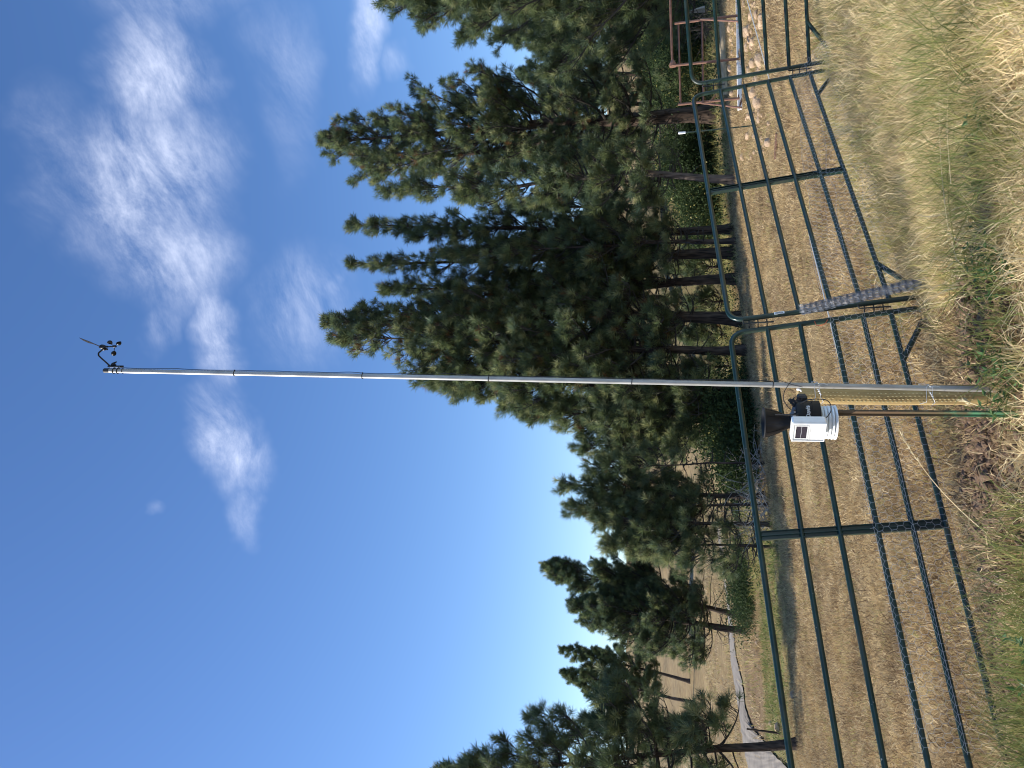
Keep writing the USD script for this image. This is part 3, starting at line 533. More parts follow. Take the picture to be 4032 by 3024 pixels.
def green_keep(x, y):
    near = np.exp(-(((x + 1.75) / .75) ** 2 + ((y - 4.35) / .24) ** 2)) + .8 * np.exp(-(((x - .10) / .20) ** 2 + ((y - 4.40) / .06) ** 2)) + .30 * np.exp(-(((x - 1.1) / .8) ** 2 + ((y - 4.45) / .4) ** 2)) + .12 * np.exp(-(((x - 2.2) / .9) ** 2 + ((y - 4.9) / .8) ** 2))
    return np.clip(near, 0, 1) * np.clip(.1 + 1.6 * patch(x, y, 2.2, 13), 0, 1)
P = place(7000, 2.9, 6.2, green_keep, power=-.5)
scatter("/World/green_grass", [("blades", blades(12, .42, 24, .0048, 41, .05, 18), "grass_green"), ("blades", blades(12, .36, 28, .0048, 42, .05, 25), "grass_yellow"), ("blades", blades(10, .50, 26, .004, 43, .04, 15), "grass_green")],
        P, up(len(P)), rng.uniform(.5, 1.15, len(P)), rng.choice(3, len(P), p=[.5, .3, .2]), "fresh green grass growing at the bottom of the picture", "grass")
P = place(9000, 14, 40, lambda x, y: soft_in(green_poly, x, y, .8), power=-.6, half=45)
scatter("/World/green_ground_cover", [("blades", blades(16, .22, 30, .012, 51, .14), "grass_green"), ("leaf_clump", leafclump(5, 20, .05, .12), "shrub_leaf"), ("leaf_clump", leafclump(6, 12, .05, .14), "shrub_leaf_yellow")],
        P, up(len(P)), rng.uniform(.7, 1.3, len(P)), rng.choice(3, len(P), p=[.6, .34, .06]), "low green weeds in the strip between pasture and gravel track", "ground cover")
P = place(14000, 26, 75, lambda x, y: (1 - soft_in(road_poly, x, y, .4)) * (x / y < .02) * np.clip(patch(x, y, .25, 15) * 1.6 - .2, 0, 1), power=-.4, half=38)
scatter("/World/hillside_grass", [("blades", blades(14, .30, 35, .02, 71, .3, 20), "pasture_straw"), ("blades", blades(14, .28, 38, .02, 72, .3, 20), "pasture_pale"), ("blades", blades(12, .3, 38, .02, 73, .3, 20), "pasture_brown"), ("blades", blades(12, .3, 30, .02, 74, .3), "grass_yellow")],
        P, up(len(P)), rng.uniform(.6, 1.3, len(P)), rng.choice(4, len(P), p=[.45, .25, .2, .1]), "dry tan grass on the slope around and beyond the gravel track", "grass")
P = place(9000, 22.5, 36, lambda x, y: sstep(x / y, -.30, -.2) * np.clip(.2 + patch(x, y, .5, 14), 0, 1), power=-.6, half=38)
scatter("/World/forest_undergrowth", [("blades", blades(14, .30, 28, .012, 61, .16), "grass_yellow"), ("leaf_clump", leafclump(7, 20, .06, .16), "shrub_leaf_dark"), ("leaf_clump", leafclump(8, 20, .06, .16), "shrub_leaf")],
        P, up(len(P)), rng.uniform(.7, 1.4, len(P)), rng.choice(3, len(P), p=[.4, .3, .3]), "mixed grass and weeds along the foot of the pines", "undergrowth")
cl = trimesh.creation.icosphere(1, 1.0)
def clodmesh(seed):
    v = np.array(cl.vertices); v = v * (0.7 + .6 * meshkit.noise(v * 1.7 + seed * 9, seed))[:, None] * np.array([1, .8, .65]); return v, np.array(cl.faces)
P = place(26000, 3.9, 6.2, lambda x, y: soil_mask(x, y) ** 1.5, power=0)
scatter("/World/soil_clods", [("clod", clodmesh(k), "clod") for k in range(4)], P + [0, 0, .004], up(len(P)) + rng.normal(size=(len(P), 3)) * .4, .007 + .03 * rng.uniform(0, 1, len(P)) ** 3, rng.integers(0, 4, len(P)), "crumbly brown clods of dug soil around the post", "soil")

# ------------------------------------------------------------------ gate panels (a rigid rectangle each, found from the photo)
SR = [0.0, 0.3168, 0.5870, 0.8510, 1.0917, 1.3110]; LEN = 3.66
class Gate: pass
GATES = []
for (top, d, w) in [((-2.81044903, 5.35973021, -0.80132806), (0.89005226, 0.44761214, 0.08631541), (0.12103078, -0.04948336, -0.99141462)),
                    ((0.55794034, 6.98602293, -0.47910313), (0.77892796, 0.62306148, 0.07117318), (0.11169346, -0.02615767, -0.99339838)),
                    ((3.57174883, 9.34332636, -0.21486355), (0.97920559, -0.18542133, 0.08231245), (0.07066658, -0.06857523, -0.99514003))]:
    G = Gate(); G.o = np.array(top) + [0, 0, EYE]; G.d = unit(d); G.w = np.array(w) - G.d * (np.array(w) @ G.d); G.w = unit(G.w); G.n = np.cross(G.d, G.w); G.n = G.n if G.n[1] < 0 else -G.n
    G.p = lambda t, s, k=0.0, G=G: G.o + G.d * t + G.w * s + G.n * k
    GATES.append(G)
def gate_panel(G, label, sticker=None):
    T = Thing("livestock_gate", label, "gate", G.p(LEN / 2, 1.55), "green livestock gate panels")
    FT = 1.575
    path = rounded([G.p(.46, SR[5]), G.p(.05, FT), G.p(0, FT - .05), G.p(0, 0), G.p(LEN, 0), G.p(LEN, FT - .05), G.p(LEN - .05, FT), G.p(LEN - .46, SR[5])], [0, .05, .03, .14, .14, .03, .05, 0], 8)
    # diagonal struts and frame in one bent tube, as it is made
    T.part("frame", MB().tube(path, .0225, 12), "gate_green", 40)
    for s in SR[1:]:
        T.part("rail", MB().tube([G.p(.012, s), G.p(LEN - .012, s)], .0205, 12), "gate_green", 40)
    M = np.stack([G.d, G.n, G.w], 1)
    mb = MB(); c = G.p(LEN / 2, (SR[5] + 0) / 2)
    for sx in (-1, 1): mb.box(c + G.d * .033 * sx, (.004, .034, SR[5] - .03), M)
    mb.box(c - G.n * .002, (.062, .004, SR[5] - .034), M); mb.box(c + G.n * .012, (.006, .01, SR[5] - .04), M)
    T.part("centre_brace", mb, "gate_green")
    for s in SR[1:]:
        for sx in (-1, 1): T.part("weld", MB().add((np.array(cl.vertices) * [.008, .008, .008] + G.p(LEN / 2 + sx * .034, s + .012, .017), np.array(cl.faces))), "gate_green")
    if sticker: 
        t, s = sticker; T.part("sticker", MB().box(G.p(t, s, .0230), (.026, .0015, .085), M), "tag_white", label="small white sticker with faint print")
        for k in range(4): T.part("print_line", MB().box(G.p(t - .008 + k * .005, s, .0243), (.0018, .0008, .07 - .012 * (k % 2)), M), "black_matt")
    return T
g1 = gate_panel(GATES[0], "green tubular gate panel running off to the left behind the sensor, lower rails dark")
g2 = gate_panel(GATES[1], "green tubular gate panel between the netting roll and the second joint, slanting away", sticker=(.0, .42))
g3 = gate_panel(GATES[2], "green tubular gate panel at the far right with sunlit rails")
def hinge(a, b, label):                                         # a joint of the gates: two loops and a drop pin
    c = (a + b) / 2; T = Thing("gate_latch", label, "latch", c)
    ax = unit(b - a); L = np.linalg.norm(b - a)
    for s in (-.075, .0, .075):
        z = np.array([0, 0, s])
        T.part("loop", MB().tube(rounded([a + ax * .018 + z, a + ax * L * .5 + z + [0, -.02, 0], b - ax * .018 + z], .02), .006, 6), "gate_hardware", True)
    T.part("pin", MB().tube(rounded([c + [.012, -.02, -.13], c + [0, -.022, .12], c + [.03, -.03, .13]], .012), .007, 7), "gate_hardware", True)
A, B, C = GATES
hinge(A.p(LEN, .24), B.p(0, .24), "dark pin latch joining the two gates beside the mast, upper one"); hinge(A.p(LEN, 1.18), B.p(0, 1.18), "dark pin latch joining the two gates beside the mast, lower one")
hinge(B.p(LEN, .24), C.p(0, .24), "dark pin latch at the right-hand gate joint, upper one"); hinge(B.p(LEN, 1.20), C.p(0, 1.20), "dark pin latch at the right-hand gate joint, lower one")

# ------------------------------------------------------------------ wire netting
def hexnet(La, Lb, c=.056):
    """hexagon edges of a netting La x Lb as pairs of 2D points"""
    segs = []; h = c / math.sqrt(3); dx = c; dy = 1.5 * h
    for j in range(int(Lb / dy) + 1):
        for i in range(int(La / dx) + 1):
            x = i * dx + (j % 2) * dx / 2; y = j * dy
            segs += [((x, y), (x + dx / 2, y + h / 2)), ((x + dx / 2, y + h / 2), (x + dx, y)), ((x + dx / 2, y + h / 2), (x + dx / 2, y + dy))]
    return [s for s in segs if max(s[0][0], s[1][0]) <= La and max(s[0][1], s[1][1]) <= Lb + dy]
def netting(La, Lb, f, r=.0009, lines=(0.0, .33, .66, 1.0)):
    S = hexnet(La, Lb); pa = f(np.array([s[0] for s in S])); pb = f(np.array([s[1] for s in S]))
    def prisms(pa, pb):
        d = pb - pa; d = d / np.maximum(np.linalg.norm(d, axis=1, keepdims=True), 1e-9); x = np.cross(d, [.3, .2, 1.0]); x /= np.linalg.norm(x, axis=1, keepdims=True); y = np.cross(d, x)
        V = np.concatenate([np.stack([p + r * (math.cos(a) * x + math.sin(a) * y) for a in (0, 2.094, 4.189)], 1) for p in (pa, pb)], 1)
        n = len(V); base = np.arange(n)[:, None, None] * 6; t = np.array([[0, 1, 4], [0, 4, 3], [1, 2, 5], [1, 5, 4], [2, 0, 3], [2, 3, 5]])[None]
        return V.reshape(-1, 3), (base + t).reshape(-1, 3)
    m = MB().add(prisms(pa, pb))
    for h in lines:
        tt = np.linspace(0, La, int(La / .04)); q = f(np.stack([tt, np.full_like(tt, h * Lb)], 1)); m.tube(q, r * 1.1, 4, caps=False)
    return m
def wob(p, seed, s=3.0): return np.stack([meshkit.noise(np.stack([p[:, 0] * s, p[:, 1] * s, 0 * p[:, 0]], -1), seed + k) - .5 for k in range(3)], 1)
def f1(p):                                                      # on the left gate, from its fourth rail down to the soil
    t = LEN + .05 - p[:, 0]; s = 1.62 - p[:, 1] * 1.0
    return A.o + np.outer(t, A.d) + np.outer(s, A.w) + np.outer(.028 + .02 * (1 - p[:, 1] / .8), A.n) + wob(p, 1) * np.array([.03, .03, .035])
def f2(p):                                                      # on the middle gate, sagging lower and lower to the right
    t = p[:, 0] + .12; k = p[:, 0] / LEN; hh = .80 * (1 - .38 * sstep(k, 0, .95)); v = p[:, 1] / .8; s = 1.60 - v * hh
    return B.o + np.outer(t, B.d) + np.outer(s, B.w) + np.outer(.03 + (1 - v) ** 1.5 * (.05 + .42 * k) , B.n) + wob(p, 7) * np.array([.05, .05, .05]) * (1 + k)[:, None]
def f3(p):
    t = p[:, 0] - .15; v = p[:, 1] / .4; s = 1.60 - v * .10
    return C.o + np.outer(t, C.d) + np.outer(s, C.w) + np.outer(.05 + .3 * (1 - v), C.n) + wob(p, 13) * np.array([.06, .06, .06])
single("wire_netting", netting(3.4, .8, f1), "wire", "galvanised hexagonal wire netting fixed over the lower half of the left gate", "wire netting")
single("wire_netting", netting(3.6, .8, f2), "wire", "galvanised hexagonal wire netting sagging along the foot of the middle gate", "wire netting")
single("wire_netting", netting(3.3, .35, f3), "wire", "loose strip of wire netting lying in the grass under the far right gate", "wire netting")
rt, rbm = im(3172, 1215, 6.80), im(3655, 1105, 6.45)
ra_, M_ = rt - rbm, frame(rt - rbm); Lr = np.linalg.norm(ra_)
def froll(p):
    ang = p[:, 0] / .038; rad = .014 + .0024 * ang / 6.283 + .002 * np.sin(ang * 1.7); w = wob(p, 21, 9.0) * .016
    q = np.stack([rad * np.cos(ang), rad * np.sin(ang), p[:, 1]], 1) + w
    return rbm + q @ M_.T
single("netting_roll", netting(3.3, Lr, froll, .0011, ()), "wire_roll", "tight grey roll of wire netting leaning at the joint of two gates", "wire roll", loc=rbm)

# ------------------------------------------------------------------ rope along the back of the gates
ya, yb = im(3500, 2260, 6.6), im(2925, -60, 13.2)
tt = np.linspace(0, 1, 40)[:, None]; rp = ya * (1 - tt) + yb * tt; rp[:, 2] -= .05 * np.sin(tt[:, 0] * math.pi)
single("fence_tape", MB().tube(rp, .0065, 6), "rope_white", "thin white electric fence tape stretched behind the gates", "fence tape", smooth=True)

# ------------------------------------------------------------------ mast, timber post, steel post
DM = 4.75
mb0, mt0 = im(3935, 1534, DM), im(418, 1459, DM)
mast = Thing("mast", "tall grey galvanised pipe mast standing against the timber post", "mast", mb0)
ax_m = lambda z: mb0 + (mt0 - mb0) * ((z - mb0[2]) / (mt0[2] - mb0[2]))
mast.part("pipe", MB().tube([mb0 - [0, 0, .25]] + [ax_m(z) for z in np.linspace(mb0[2], mt0[2], 12)], .0157, 20), "galvanised", 40)
mast.part("end_cap", MB().tube([mt0 - [0, 0, .028], mt0 + [0, 0, .012], mt0 + [0, 0, .018]], [.0172, .0172, .013], 20), "black_matt", 40)
mast.part("coupling", MB().tube([ax_m(mt0[2] - .30), ax_m(mt0[2] - .035)], .0166, 20), "galvanised", 40)
zpx = lambda x: im(x, 1500, DM)[2]
for x in (485, 924, 1428, 1925, 2488, 3043):
    z = zpx(x); p = ax_m(z)
    mast.part("cable_tie", MB().tube([p + [.0172 * math.cos(a), .0172 * math.sin(a), .0015 * math.sin(a * 2)] for a in np.linspace(0, 6.283, 25)[:-1]], .0026, 5, closed=True).box(p + [.021, -.002, 0], (.008, .006, .006)), "black_matt")
# sensor cable down the mast
cab = [mt0 + [.03, -.004, -.06]]
r = np.random.default_rng(3)
for z in np.linspace(mt0[2] - .12, zpx(3043), 34): cab.append(ax_m(z) + [.0185 + abs(r.normal()) * .003, -.006 + r.normal() * .004, 0])
cab += [im(3062, 1498, DM - .02), im(3110, 1512, DM - .03), im(3150, 1522, DM - .04), im(3160, 1524, DM - .05)]
single("sensor_cable", MB().tube(smoothpath(cab, 150), .0024, 5), "black_matt", "thin black cable running down the right side of the mast", "cable", smooth=True, loc=mt0)
single("cable_end", MB().tube(smoothpath([im(3128, 1488, DM - .03), im(3115, 1502, DM - .05), im(3098, 1525, DM - .12), im(3086, 1552, DM - .2), im(3086, 1575, DM - .25), im(3103, 1602, DM - .3), im(3118, 1616, DM - .32)], 30), .0022, 5), "black_matt", "black cable loop from the mast over to the sensor's top", "cable", smooth=True)
# timber
tb, tt_ = im(3915, 1560, 4.84), im(3140, 1551, 4.84)
prof = np.array([(math.copysign(abs(math.cos(a)) ** .85, math.cos(a)) * .056, math.copysign(abs(math.sin(a)) ** .8, math.sin(a)) * .042) for a in np.linspace(0, 2 * math.pi, 33)[:-1]])
V, Fc = [], []
zs = np.linspace(0, 1, 30)
for k, s in enumerate(zs):
    c = (tb - [0, 0, .2]) * (1 - s) + tt_ * s; c = c + [.004 * math.sin(s * 7), 0, 0]
    for (a, b) in prof: V.append(c + [a * (1.05 - .05 * s), b, 0])
n = 32
for k in range(29):
    for j in range(n): Fc += [(k * n + j, k * n + (j + 1) % n, (k + 1) * n + (j + 1) % n), (k * n + j, (k + 1) * n + (j + 1) % n, (k + 1) * n + j)]
V.append(tt_); Fc += [(29 * n + j, 29 * n + (j + 1) % n, len(V) - 1) for j in range(n)]
tp = Thing("timber_post", "short yellowish pressure-treated timber post with rows of incisions behind the mast", "post", tb)
tp.part("timber", (np.array(V), np.array(Fc)), "timber", 40)
inc = MB(); r = np.random.default_rng(5)
for row, (ox, oy) in enumerate([(.012, -.0405), (-.004, -.0418), (-.022, -.0402), (-.036, -.035)]):
    for k in range(38):
        s = .26 + .72 * (k + .5 * (row % 2) + r.normal() * .06) / 38
        c = (tb - [0, 0, .2]) * (1 - s) + tt_ * s + [.004 * math.sin(s * 7) + ox * (1.05 - .05 * s), oy - .0008, 0]
        if r.random() < .9: inc.box(c, (.0045, .004, .0095), rotz(math.copysign(.4, ox) * (row != 1)), .001)
tp.part("incision", inc, "incision", kind="stuff")
tp.part("white_tag", MB().tube(smoothpath([im(3137, 1533, 4.77), im(3150, 1535, 4.765), im(3155, 1542, 4.77)], 6), [.005, .008, .008, .007, .005, .003], 5), "tag_white", label="scrap of white tape on the top edge")
def tie(x, lab, seed):
    z = im(x, 1510, DM)[2]; r = np.random.default_rng(seed); T = Thing("tie_wire", lab, "wire", ax_m(z))
    c1 = ax_m(z); c2 = np.array([tb[0] * .5 + tt_[0] * .5, 4.84, z])
    for k in range(2):
        pts = []
        for a in np.linspace(0, 2 * math.pi, 22)[:-1]:
            e = np.array([math.cos(a), math.sin(a)])
            px_ = (c1[0] + .018 * e[0] + .006) if e[0] > 0 else (c2[0] + .054 * e[0])
            py_ = (min(c1[1] - .019, 4.79) if e[1] < 0 else 4.885) if abs(e[1]) > .45 else 4.84 + .05 * e[1] * 2
            pts.append([px_, py_ + r.normal() * .0015, z + (-.05 * (1 - e[0]) / 2 if k else .012 * (1 - e[0])) + r.normal() * .003 + k * .012])
        T.part("strand", MB().tube(np.array(pts), .0017, 5, closed=True), "wire", True)
    tw = [c1 + [-.02 - .004 * k, -.028 + .006 * math.sin(k * 2.1), -.002 * k + .005 * math.cos(k * 2.1)] for k in range(10)]
    T.part("twist", MB().tube(np.array(tw), .0026, 5), "wire", True)
    T.part("wire_end", MB().tube(smoothpath([c1 + [.0, -.02, .0], c1 + [.012, -.026, -.03], c1 + [.004, -.024, -.055]], 8), .0015, 5), "wire", True)
tie(3217, "twisted wire binding the mast to the timber post near the post's top", 1); tie(3655, "twisted wire binding the mast to the timber post at knee height", 2)
# steel T-post
DT = 4.46
pb, pt = im(4060, 1629, DT), im(3190, 1626, DT)
stp = Thing("steel_post", "narrow rusty steel T-post with green paint lower down, carrying the weather sensor", "post", pb)
h_ = pt[2] - pb[2] + .3; cz_ = (pb + pt) / 2 - [0, 0, .15]; Rt = rotz(math.radians(24))
stp.part("flange", MB().box(cz_, (.036, .0045, h_), Rt, .001), "t_post"); stp.part("web", MB().box(cz_ + Rt @ [-.004, -.0185, 0], (.005, .032, h_), Rt, .001), "t_post")
for k in range(14):
    z = pb[2] + .1 + k * (pt[2] - pb[2] - .2) / 13; stp.part("stud", MB().box(np.array([cz_[0], cz_[1], z]) + Rt @ [-.004, -.037, 0], (.009, .006, .02), Rt, .002), "t_post")

# ------------------------------------------------------------------ anemometer at the mast top
an = Thing("anemometer", "black wind vane and three-cup anemometer on a bent arm at the mast top", "anemometer", mt0)
pt_ = lambda r_, u_, y_=0.0: mt0 + [r_ / 1000.0, y_ / 1000.0, u_ / 790.0]
arm = smoothpath([pt_(34, -24), pt_(66, 8), pt_(98, 40), pt_(112, 50), pt_(124, 50), pt_(136, 40), pt_(151, 22)], 30)
an.part("arm", MB().tube(arm, .0056, 10), "black_plastic", True)
an.part("mount_bracket", MB().box(pt_(30, -62), (.012, .03, .115), None, .003).box(pt_(40, -48), (.012, .022, .035), rotz(.2), .003), "black_plastic")
an.part("mount_strap", MB().box(pt_(24, -62, -4), (.004, .026, .095), None, .001), "galvanised")
for s in (-52, -78):
    z = pt_(0, s)[2]; p = ax_m(z); an.part("u_bolt", MB().tube([p + [.0192 * math.cos(a) , .0192 * math.sin(a), -.004 * math.cos(a)] for a in np.linspace(0, 6.283, 25)[:-1]], .0032, 6, closed=True), "gate_hardware", True)
an.part("wing_nut", MB().tube([pt_(46, -44, -6), pt_(58, -66, -6), pt_(64, -74, -6)], [.009, .006, .002], 6), "black_plastic")
head = pt_(171, 16)
hz = lambda z: head + [0, 0, z]
an.part("head", revolve([(.0, .034), (.010, .033), (.0135, .026), (.015, .02), (.0175, .016), (.0165, .006), (.014, -.004), (.010, -.014), (.0075, -.022), (.0065, -.034), (.0, -.035)], head, 22), "black_plastic", 50)
an.part("collar", revolve([(0, .006), (.011, .006), (.011, -.006), (0, -.006)], head + [-.016, 0, -.004], 14), "black_plastic", 50)
vd = unit([.072, -.257, .02]); vs = unit(np.cross(vd, [0, 0, 1.0])); vu = np.cross(vs, vd)
vane2d = [(0.012, -.006), (.105, -.007), (.16, -.012), (.285, -.004), (.205, .020), (.13, .026), (.09, .008), (.012, .006)]
from shapely.geometry import Polygon as Pg
vm = trimesh.creation.extrude_polygon(Pg(vane2d), .0026, engine="earcut"); vv = (np.array(vm.vertices) - [0, 0, .0013]) * [.70, .9, 1]
an.part("vane_tail", (hz(.022) + vv[:, :1] * vd + vv[:, 1:2] * vu + vv[:, 2:] * vs, np.array(vm.faces)), "vane_black")
an.part("vane_nose", MB().tube([hz(.022), hz(.022) - vd * .035, hz(.022) - vd * .058, hz(.022) - vd * .064], [.005, .0055, .008, .002], 10), "black_plastic", True)
hub = pt_(173, -54) + [0, 0, .0]; an.part("shaft", MB().tube([hz(-.03), hub + [0, 0, -.012]], .0045, 10), "gate_hardware", True)
whl = an.part("cup_wheel", revolve([(0, .012), (.008, .010), (.0095, .0), (.007, -.014), (0, -.017)], hub, 16), "black_plastic", 50)
for a in (56, 184, 294):
    dc = np.array([math.cos(math.radians(a)), math.sin(math.radians(a)), 0]); c = hub + dc * .051; ax_c = np.array([-dc[1], dc[0], 0])
    an.part("spoke", MB().tube([hub, hub + dc * .034], .0024, 6), "black_plastic", parent=whl)
    pr = [(0.0, .0215), (.0075, .0195), (.014, .0135), (.0175, .006), (.0185, -.001), (.0170, -.001), (.0160, .0055), (.0125, .012), (.0068, .0175), (0, .0193)]
    v, f = revolve(pr, (0, 0, 0), 18); an.part("cup", (c + v @ frame(ax_c).T, f), "black_plastic", 60, parent=whl)

# ------------------------------------------------------------------ weather sensor
DS = 4.40
ws = Thing("weather_sensor", "black and white rain gauge and weather sensor with solar panel on the steel post", "weather station", im(3287, 1663, DS))
zs_ = lambda v: im(v, 1660, DS)[2]
cc = im(3058, 1661, DS); cx0, cy0 = cc[0], DS
zr, zn = zs_(3004), zs_(3112)
tilt = lambda V: V + np.stack([(V[:, 2] - zn) * -.03, 0 * V[:, 0], 0 * V[:, 0]], 1)
v, f = revolve([(.0835, zr), (.0835, zr - .004), (.0805, zr - .012), (.074, zr - .040), (.063, zr - .072), (.048, zr - .105), (.037, zn + .01), (.034, zn), (.0325, zn), (.034, zn + .015), (.046, zr - .104), (.061, zr - .071), (.072, zr - .040), (.0785, zr - .012), (.0805, zr)], (cx0, cy0, 0), 56)
cone = ws.part("rain_cone", (tilt(v), np.vstack([f, [[0, 0, 0]]])[:-1]), "black_plastic", 40)
v, f = revolve([(.0835, zr + .0005), (.0848, zr), (.0848, zr - .006), (.0835, zr - .0065)], (cx0, cy0, 0), 56); ws.part("cone_rim", (tilt(v), f), "black_matt", 40, parent=cone)
ws.part("funnel_screen", revolve([(.037, zn + .012), (0, zn + .004)], (cx0, cy0, 0), 24), "black_matt", parent=cone)
for k in range(10):
    a = 2 * math.pi * k / 10 + .2; P = [(cx0 + rr_ * math.cos(a), cy0 + rr_ * math.sin(a), z_) for rr_, z_ in ((.0812, zr - .012), (.0748, zr - .040), (.0638, zr - .072), (.0488, zr - .105))]
    ws.part("cone_rib", MB().tube(tilt(np.array(P)), .0012, 4), "black_plastic", parent=cone)
bx, bz1, bz0 = im(3150, 1641, DS)[0], zs_(3128), zs_(3224)
ws.part("gauge_top", revolve([(.034, zn + .002), (.040, zn - .004), (.052, bz1 + .012), (.080, bz1), (.0, bz1)], (bx * .55 + cx0 * .45, cy0, 0), 40), "cone_grey", 40)
body = ws.part("gauge_body", revolve([(.0, bz1 + .004), (.078, bz1 + .003), (.084, bz1 - .006), (.087, bz1 - .04), (.087, bz0 + .045), (.0895, bz0 + .044), (.0895, bz0 + .002), (.0, bz0)], (bx, cy0, 0), 48), "black_plastic", 40)
for k in range(3):                                              # adjustment screws by the lettering
    a = math.radians(-88 + 13 * k); ws.part("screw", MB().tube([(bx + .075 * math.cos(a), cy0 + .075 * math.sin(a), bz1 + .004), (bx + .08 * math.cos(a), cy0 + .08 * math.sin(a), bz1 + .014)], .005, 8), "black_matt", parent=body)
def wrap_text(txt, h, R, c, ang, z):
    m = meshkit.text_mesh(txt, h, .0012, bold=True); v = np.array(m.vertices); v[:, 0] -= v[:, 0].mean(); v[:, 1] -= h / 2
    a = ang + v[:, 0] / R; rr_ = R + .0004 + v[:, 2]; return np.stack([c[0] + rr_ * np.cos(a), c[1] + rr_ * np.sin(a), z + v[:, 1]], 1), np.array(m.faces)
ws.part("lettering", wrap_text("Davis", .019, .087, (bx, cy0), math.radians(-64), zs_(3172)), "white_text", parent=body)
ws.part("spike", MB().tube([im(3052, 1632, DS - .088), im(3137, 1633, DS - .09)], .0032, 7), "black_matt", True, label="thin upright bird-deterrent rod")
ws.part("spike_bracket", MB().box(im(3140, 1632, DS - .086), (.012, .014, .012), None, .003), "black_matt")
ws.part("shelf", MB().box(((bx + im(3140, 1585, DS)[0]) / 2 + .045, DS + .03, (bz1 + bz0) / 2 + .02), (.075, .06, .05), rotz(-.3), .008), "black_matt")
sx = im(3250, 1663, DS)[0]; z1, z0 = zs_(3222), zs_(3289); npl = 5
for k in range(npl):
    zt = z1 - (z1 - z0) * k / npl; dz = (z1 - z0) / npl; R0 = .0895 + .0012 * k
    ws.part("shield_plate", revolve([(.055, zt - .002), (.070, zt - .001), (R0 - .012, zt - .003), (R0 - .003, zt - dz * .45), (R0, zt - dz * .93), (R0 - .003, zt - dz * .99), (R0 - .008, zt - dz * .7), (.06, zt - dz * .35)], (sx, cy0, 0), 56), "white_plastic", 50)
ws.part("shield_core", revolve([(0, z1), (.06, z1), (.06, z0 + .004), (0, z0 + .004)], (sx, cy0, 0), 24), "black_matt")
# white box with solar panel, turned to the left
byaw = math.radians(-38); Mb = rotz(byaw)                        # local -y is the face
bc = im(3181, 1687, DS - .115); bw, bd, bh = .132, .058, .172
box_ = ws.part("transmitter_box", MB().box(bc, (bw, bd, bh), Mb, .008), "white_plastic")
L_ = lambda x, y, z: bc + Mb @ np.array([x, y, z])
yf = -bd / 2
def fr(x0, x1, za, zb, w, proud, name, m):
    mb = MB()
    mb.box(L_((x0 + x1) / 2, yf - proud / 2 + .001, zb - w / 2), (x1 - x0, proud + .002, w), Mb); mb.box(L_((x0 + x1) / 2, yf - proud / 2 + .001, za + w / 2), (x1 - x0, proud + .002, w), Mb)
    mb.box(L_(x0 + w / 2, yf - proud / 2 + .001, (za + zb) / 2), (w, proud + .002, zb - za - 2 * w), Mb); mb.box(L_(x1 - w / 2, yf - proud / 2 + .001, (za + zb) / 2), (w, proud + .002, zb - za - 2 * w), Mb)
    return ws.part(name, mb, m, parent=box_)
fr(-.063, .063, -.083, .083, .006, .006, "box_rim", "white_plastic")
fr(-.047, .047, .003, .070, .005, .004, "panel_frame", "white_plastic")
ws.part("solar_cell", MB().box(L_(0, yf - .0006, .0515), (.083, .0022, .0265), Mb), "solar_cell", parent=box_); ws.part("solar_cell", MB().box(L_(0, yf - .0006, .0225), (.083, .0022, .0265), Mb), "solar_cell", parent=box_)
ws.part("cell_divider", MB().box(L_(0, yf - .0009, .037), (.083, .0024, .0018), Mb), "solar_line", parent=box_)
ws.part("cover_edge", MB().box(L_(0, yf - .0012, -.004), (.108, .0024, .004), Mb), "white_plastic", parent=box_)
for k in range(13): ws.part("ridge", MB().box(L_(-.048 + .008 * k, yf - .0011, -.042), (.0056, .0022, .066), Mb), "white_plastic", parent=box_)
# coiled cable tucked behind the gauge
mb = MB(); r = np.random.default_rng(9); c0_ = im(3132, 1585, DS - .03)
for k in range(9):
    a0 = r.uniform(0, 6.28); ex = .030 + r.normal() * .004; ez = .017 + abs(r.normal()) * .006; tl = np.array([.3 + r.normal() * .2, r.normal() * .4, 1.0])
    P = [c0_ + [r.normal() * .002 + ex * math.cos(a) * .5 - .02 + .035 * math.sin(a), .012 * math.sin(a + a0) + k * .002, ez * math.sin(a) * 1.6 - .008] for a in np.linspace(0, 6.283, 20)[:-1]]
    mb.tube(np.array(P), .0026, 5, closed=True)
for (x, y, s) in ((3135, 1570, .010), (3148, 1571, .009), (3128, 1577, .009)):
    c = im(x, y, DS - .05); mb.tube([c + [s * math.cos(a), .003 * math.sin(a), 1.4 * s * math.sin(a)] for a in np.linspace(0, 6.283, 16)[:-1]], .0024, 5, closed=True)
ws.part("cable_coil", mb, "black_matt", True)
ws.part("lead", MB().tube(smoothpath([im(3150, 1588, DS - .09), im(3175, 1577, DS - .1), im(3215, 1571, DS - .11), im(3250, 1574, DS - .12), im(3270, 1592, DS - .125), im(3273, 1612, DS - .125), im(3262, 1635, DS - .12), im(3244, 1650, DS - .11)], 40), .0024, 6), "black_matt", True, label="black lead looping from the gauge down to the white box")
ws.part("lead", MB().tube(smoothpath([im(3160, 1590, DS - .088), im(3185, 1573, DS - .1), im(3195, 1573, DS - .1), im(3198, 1580, DS - .095), im(3186, 1590, DS - .09)], 20), .0022, 6), "black_matt", True)

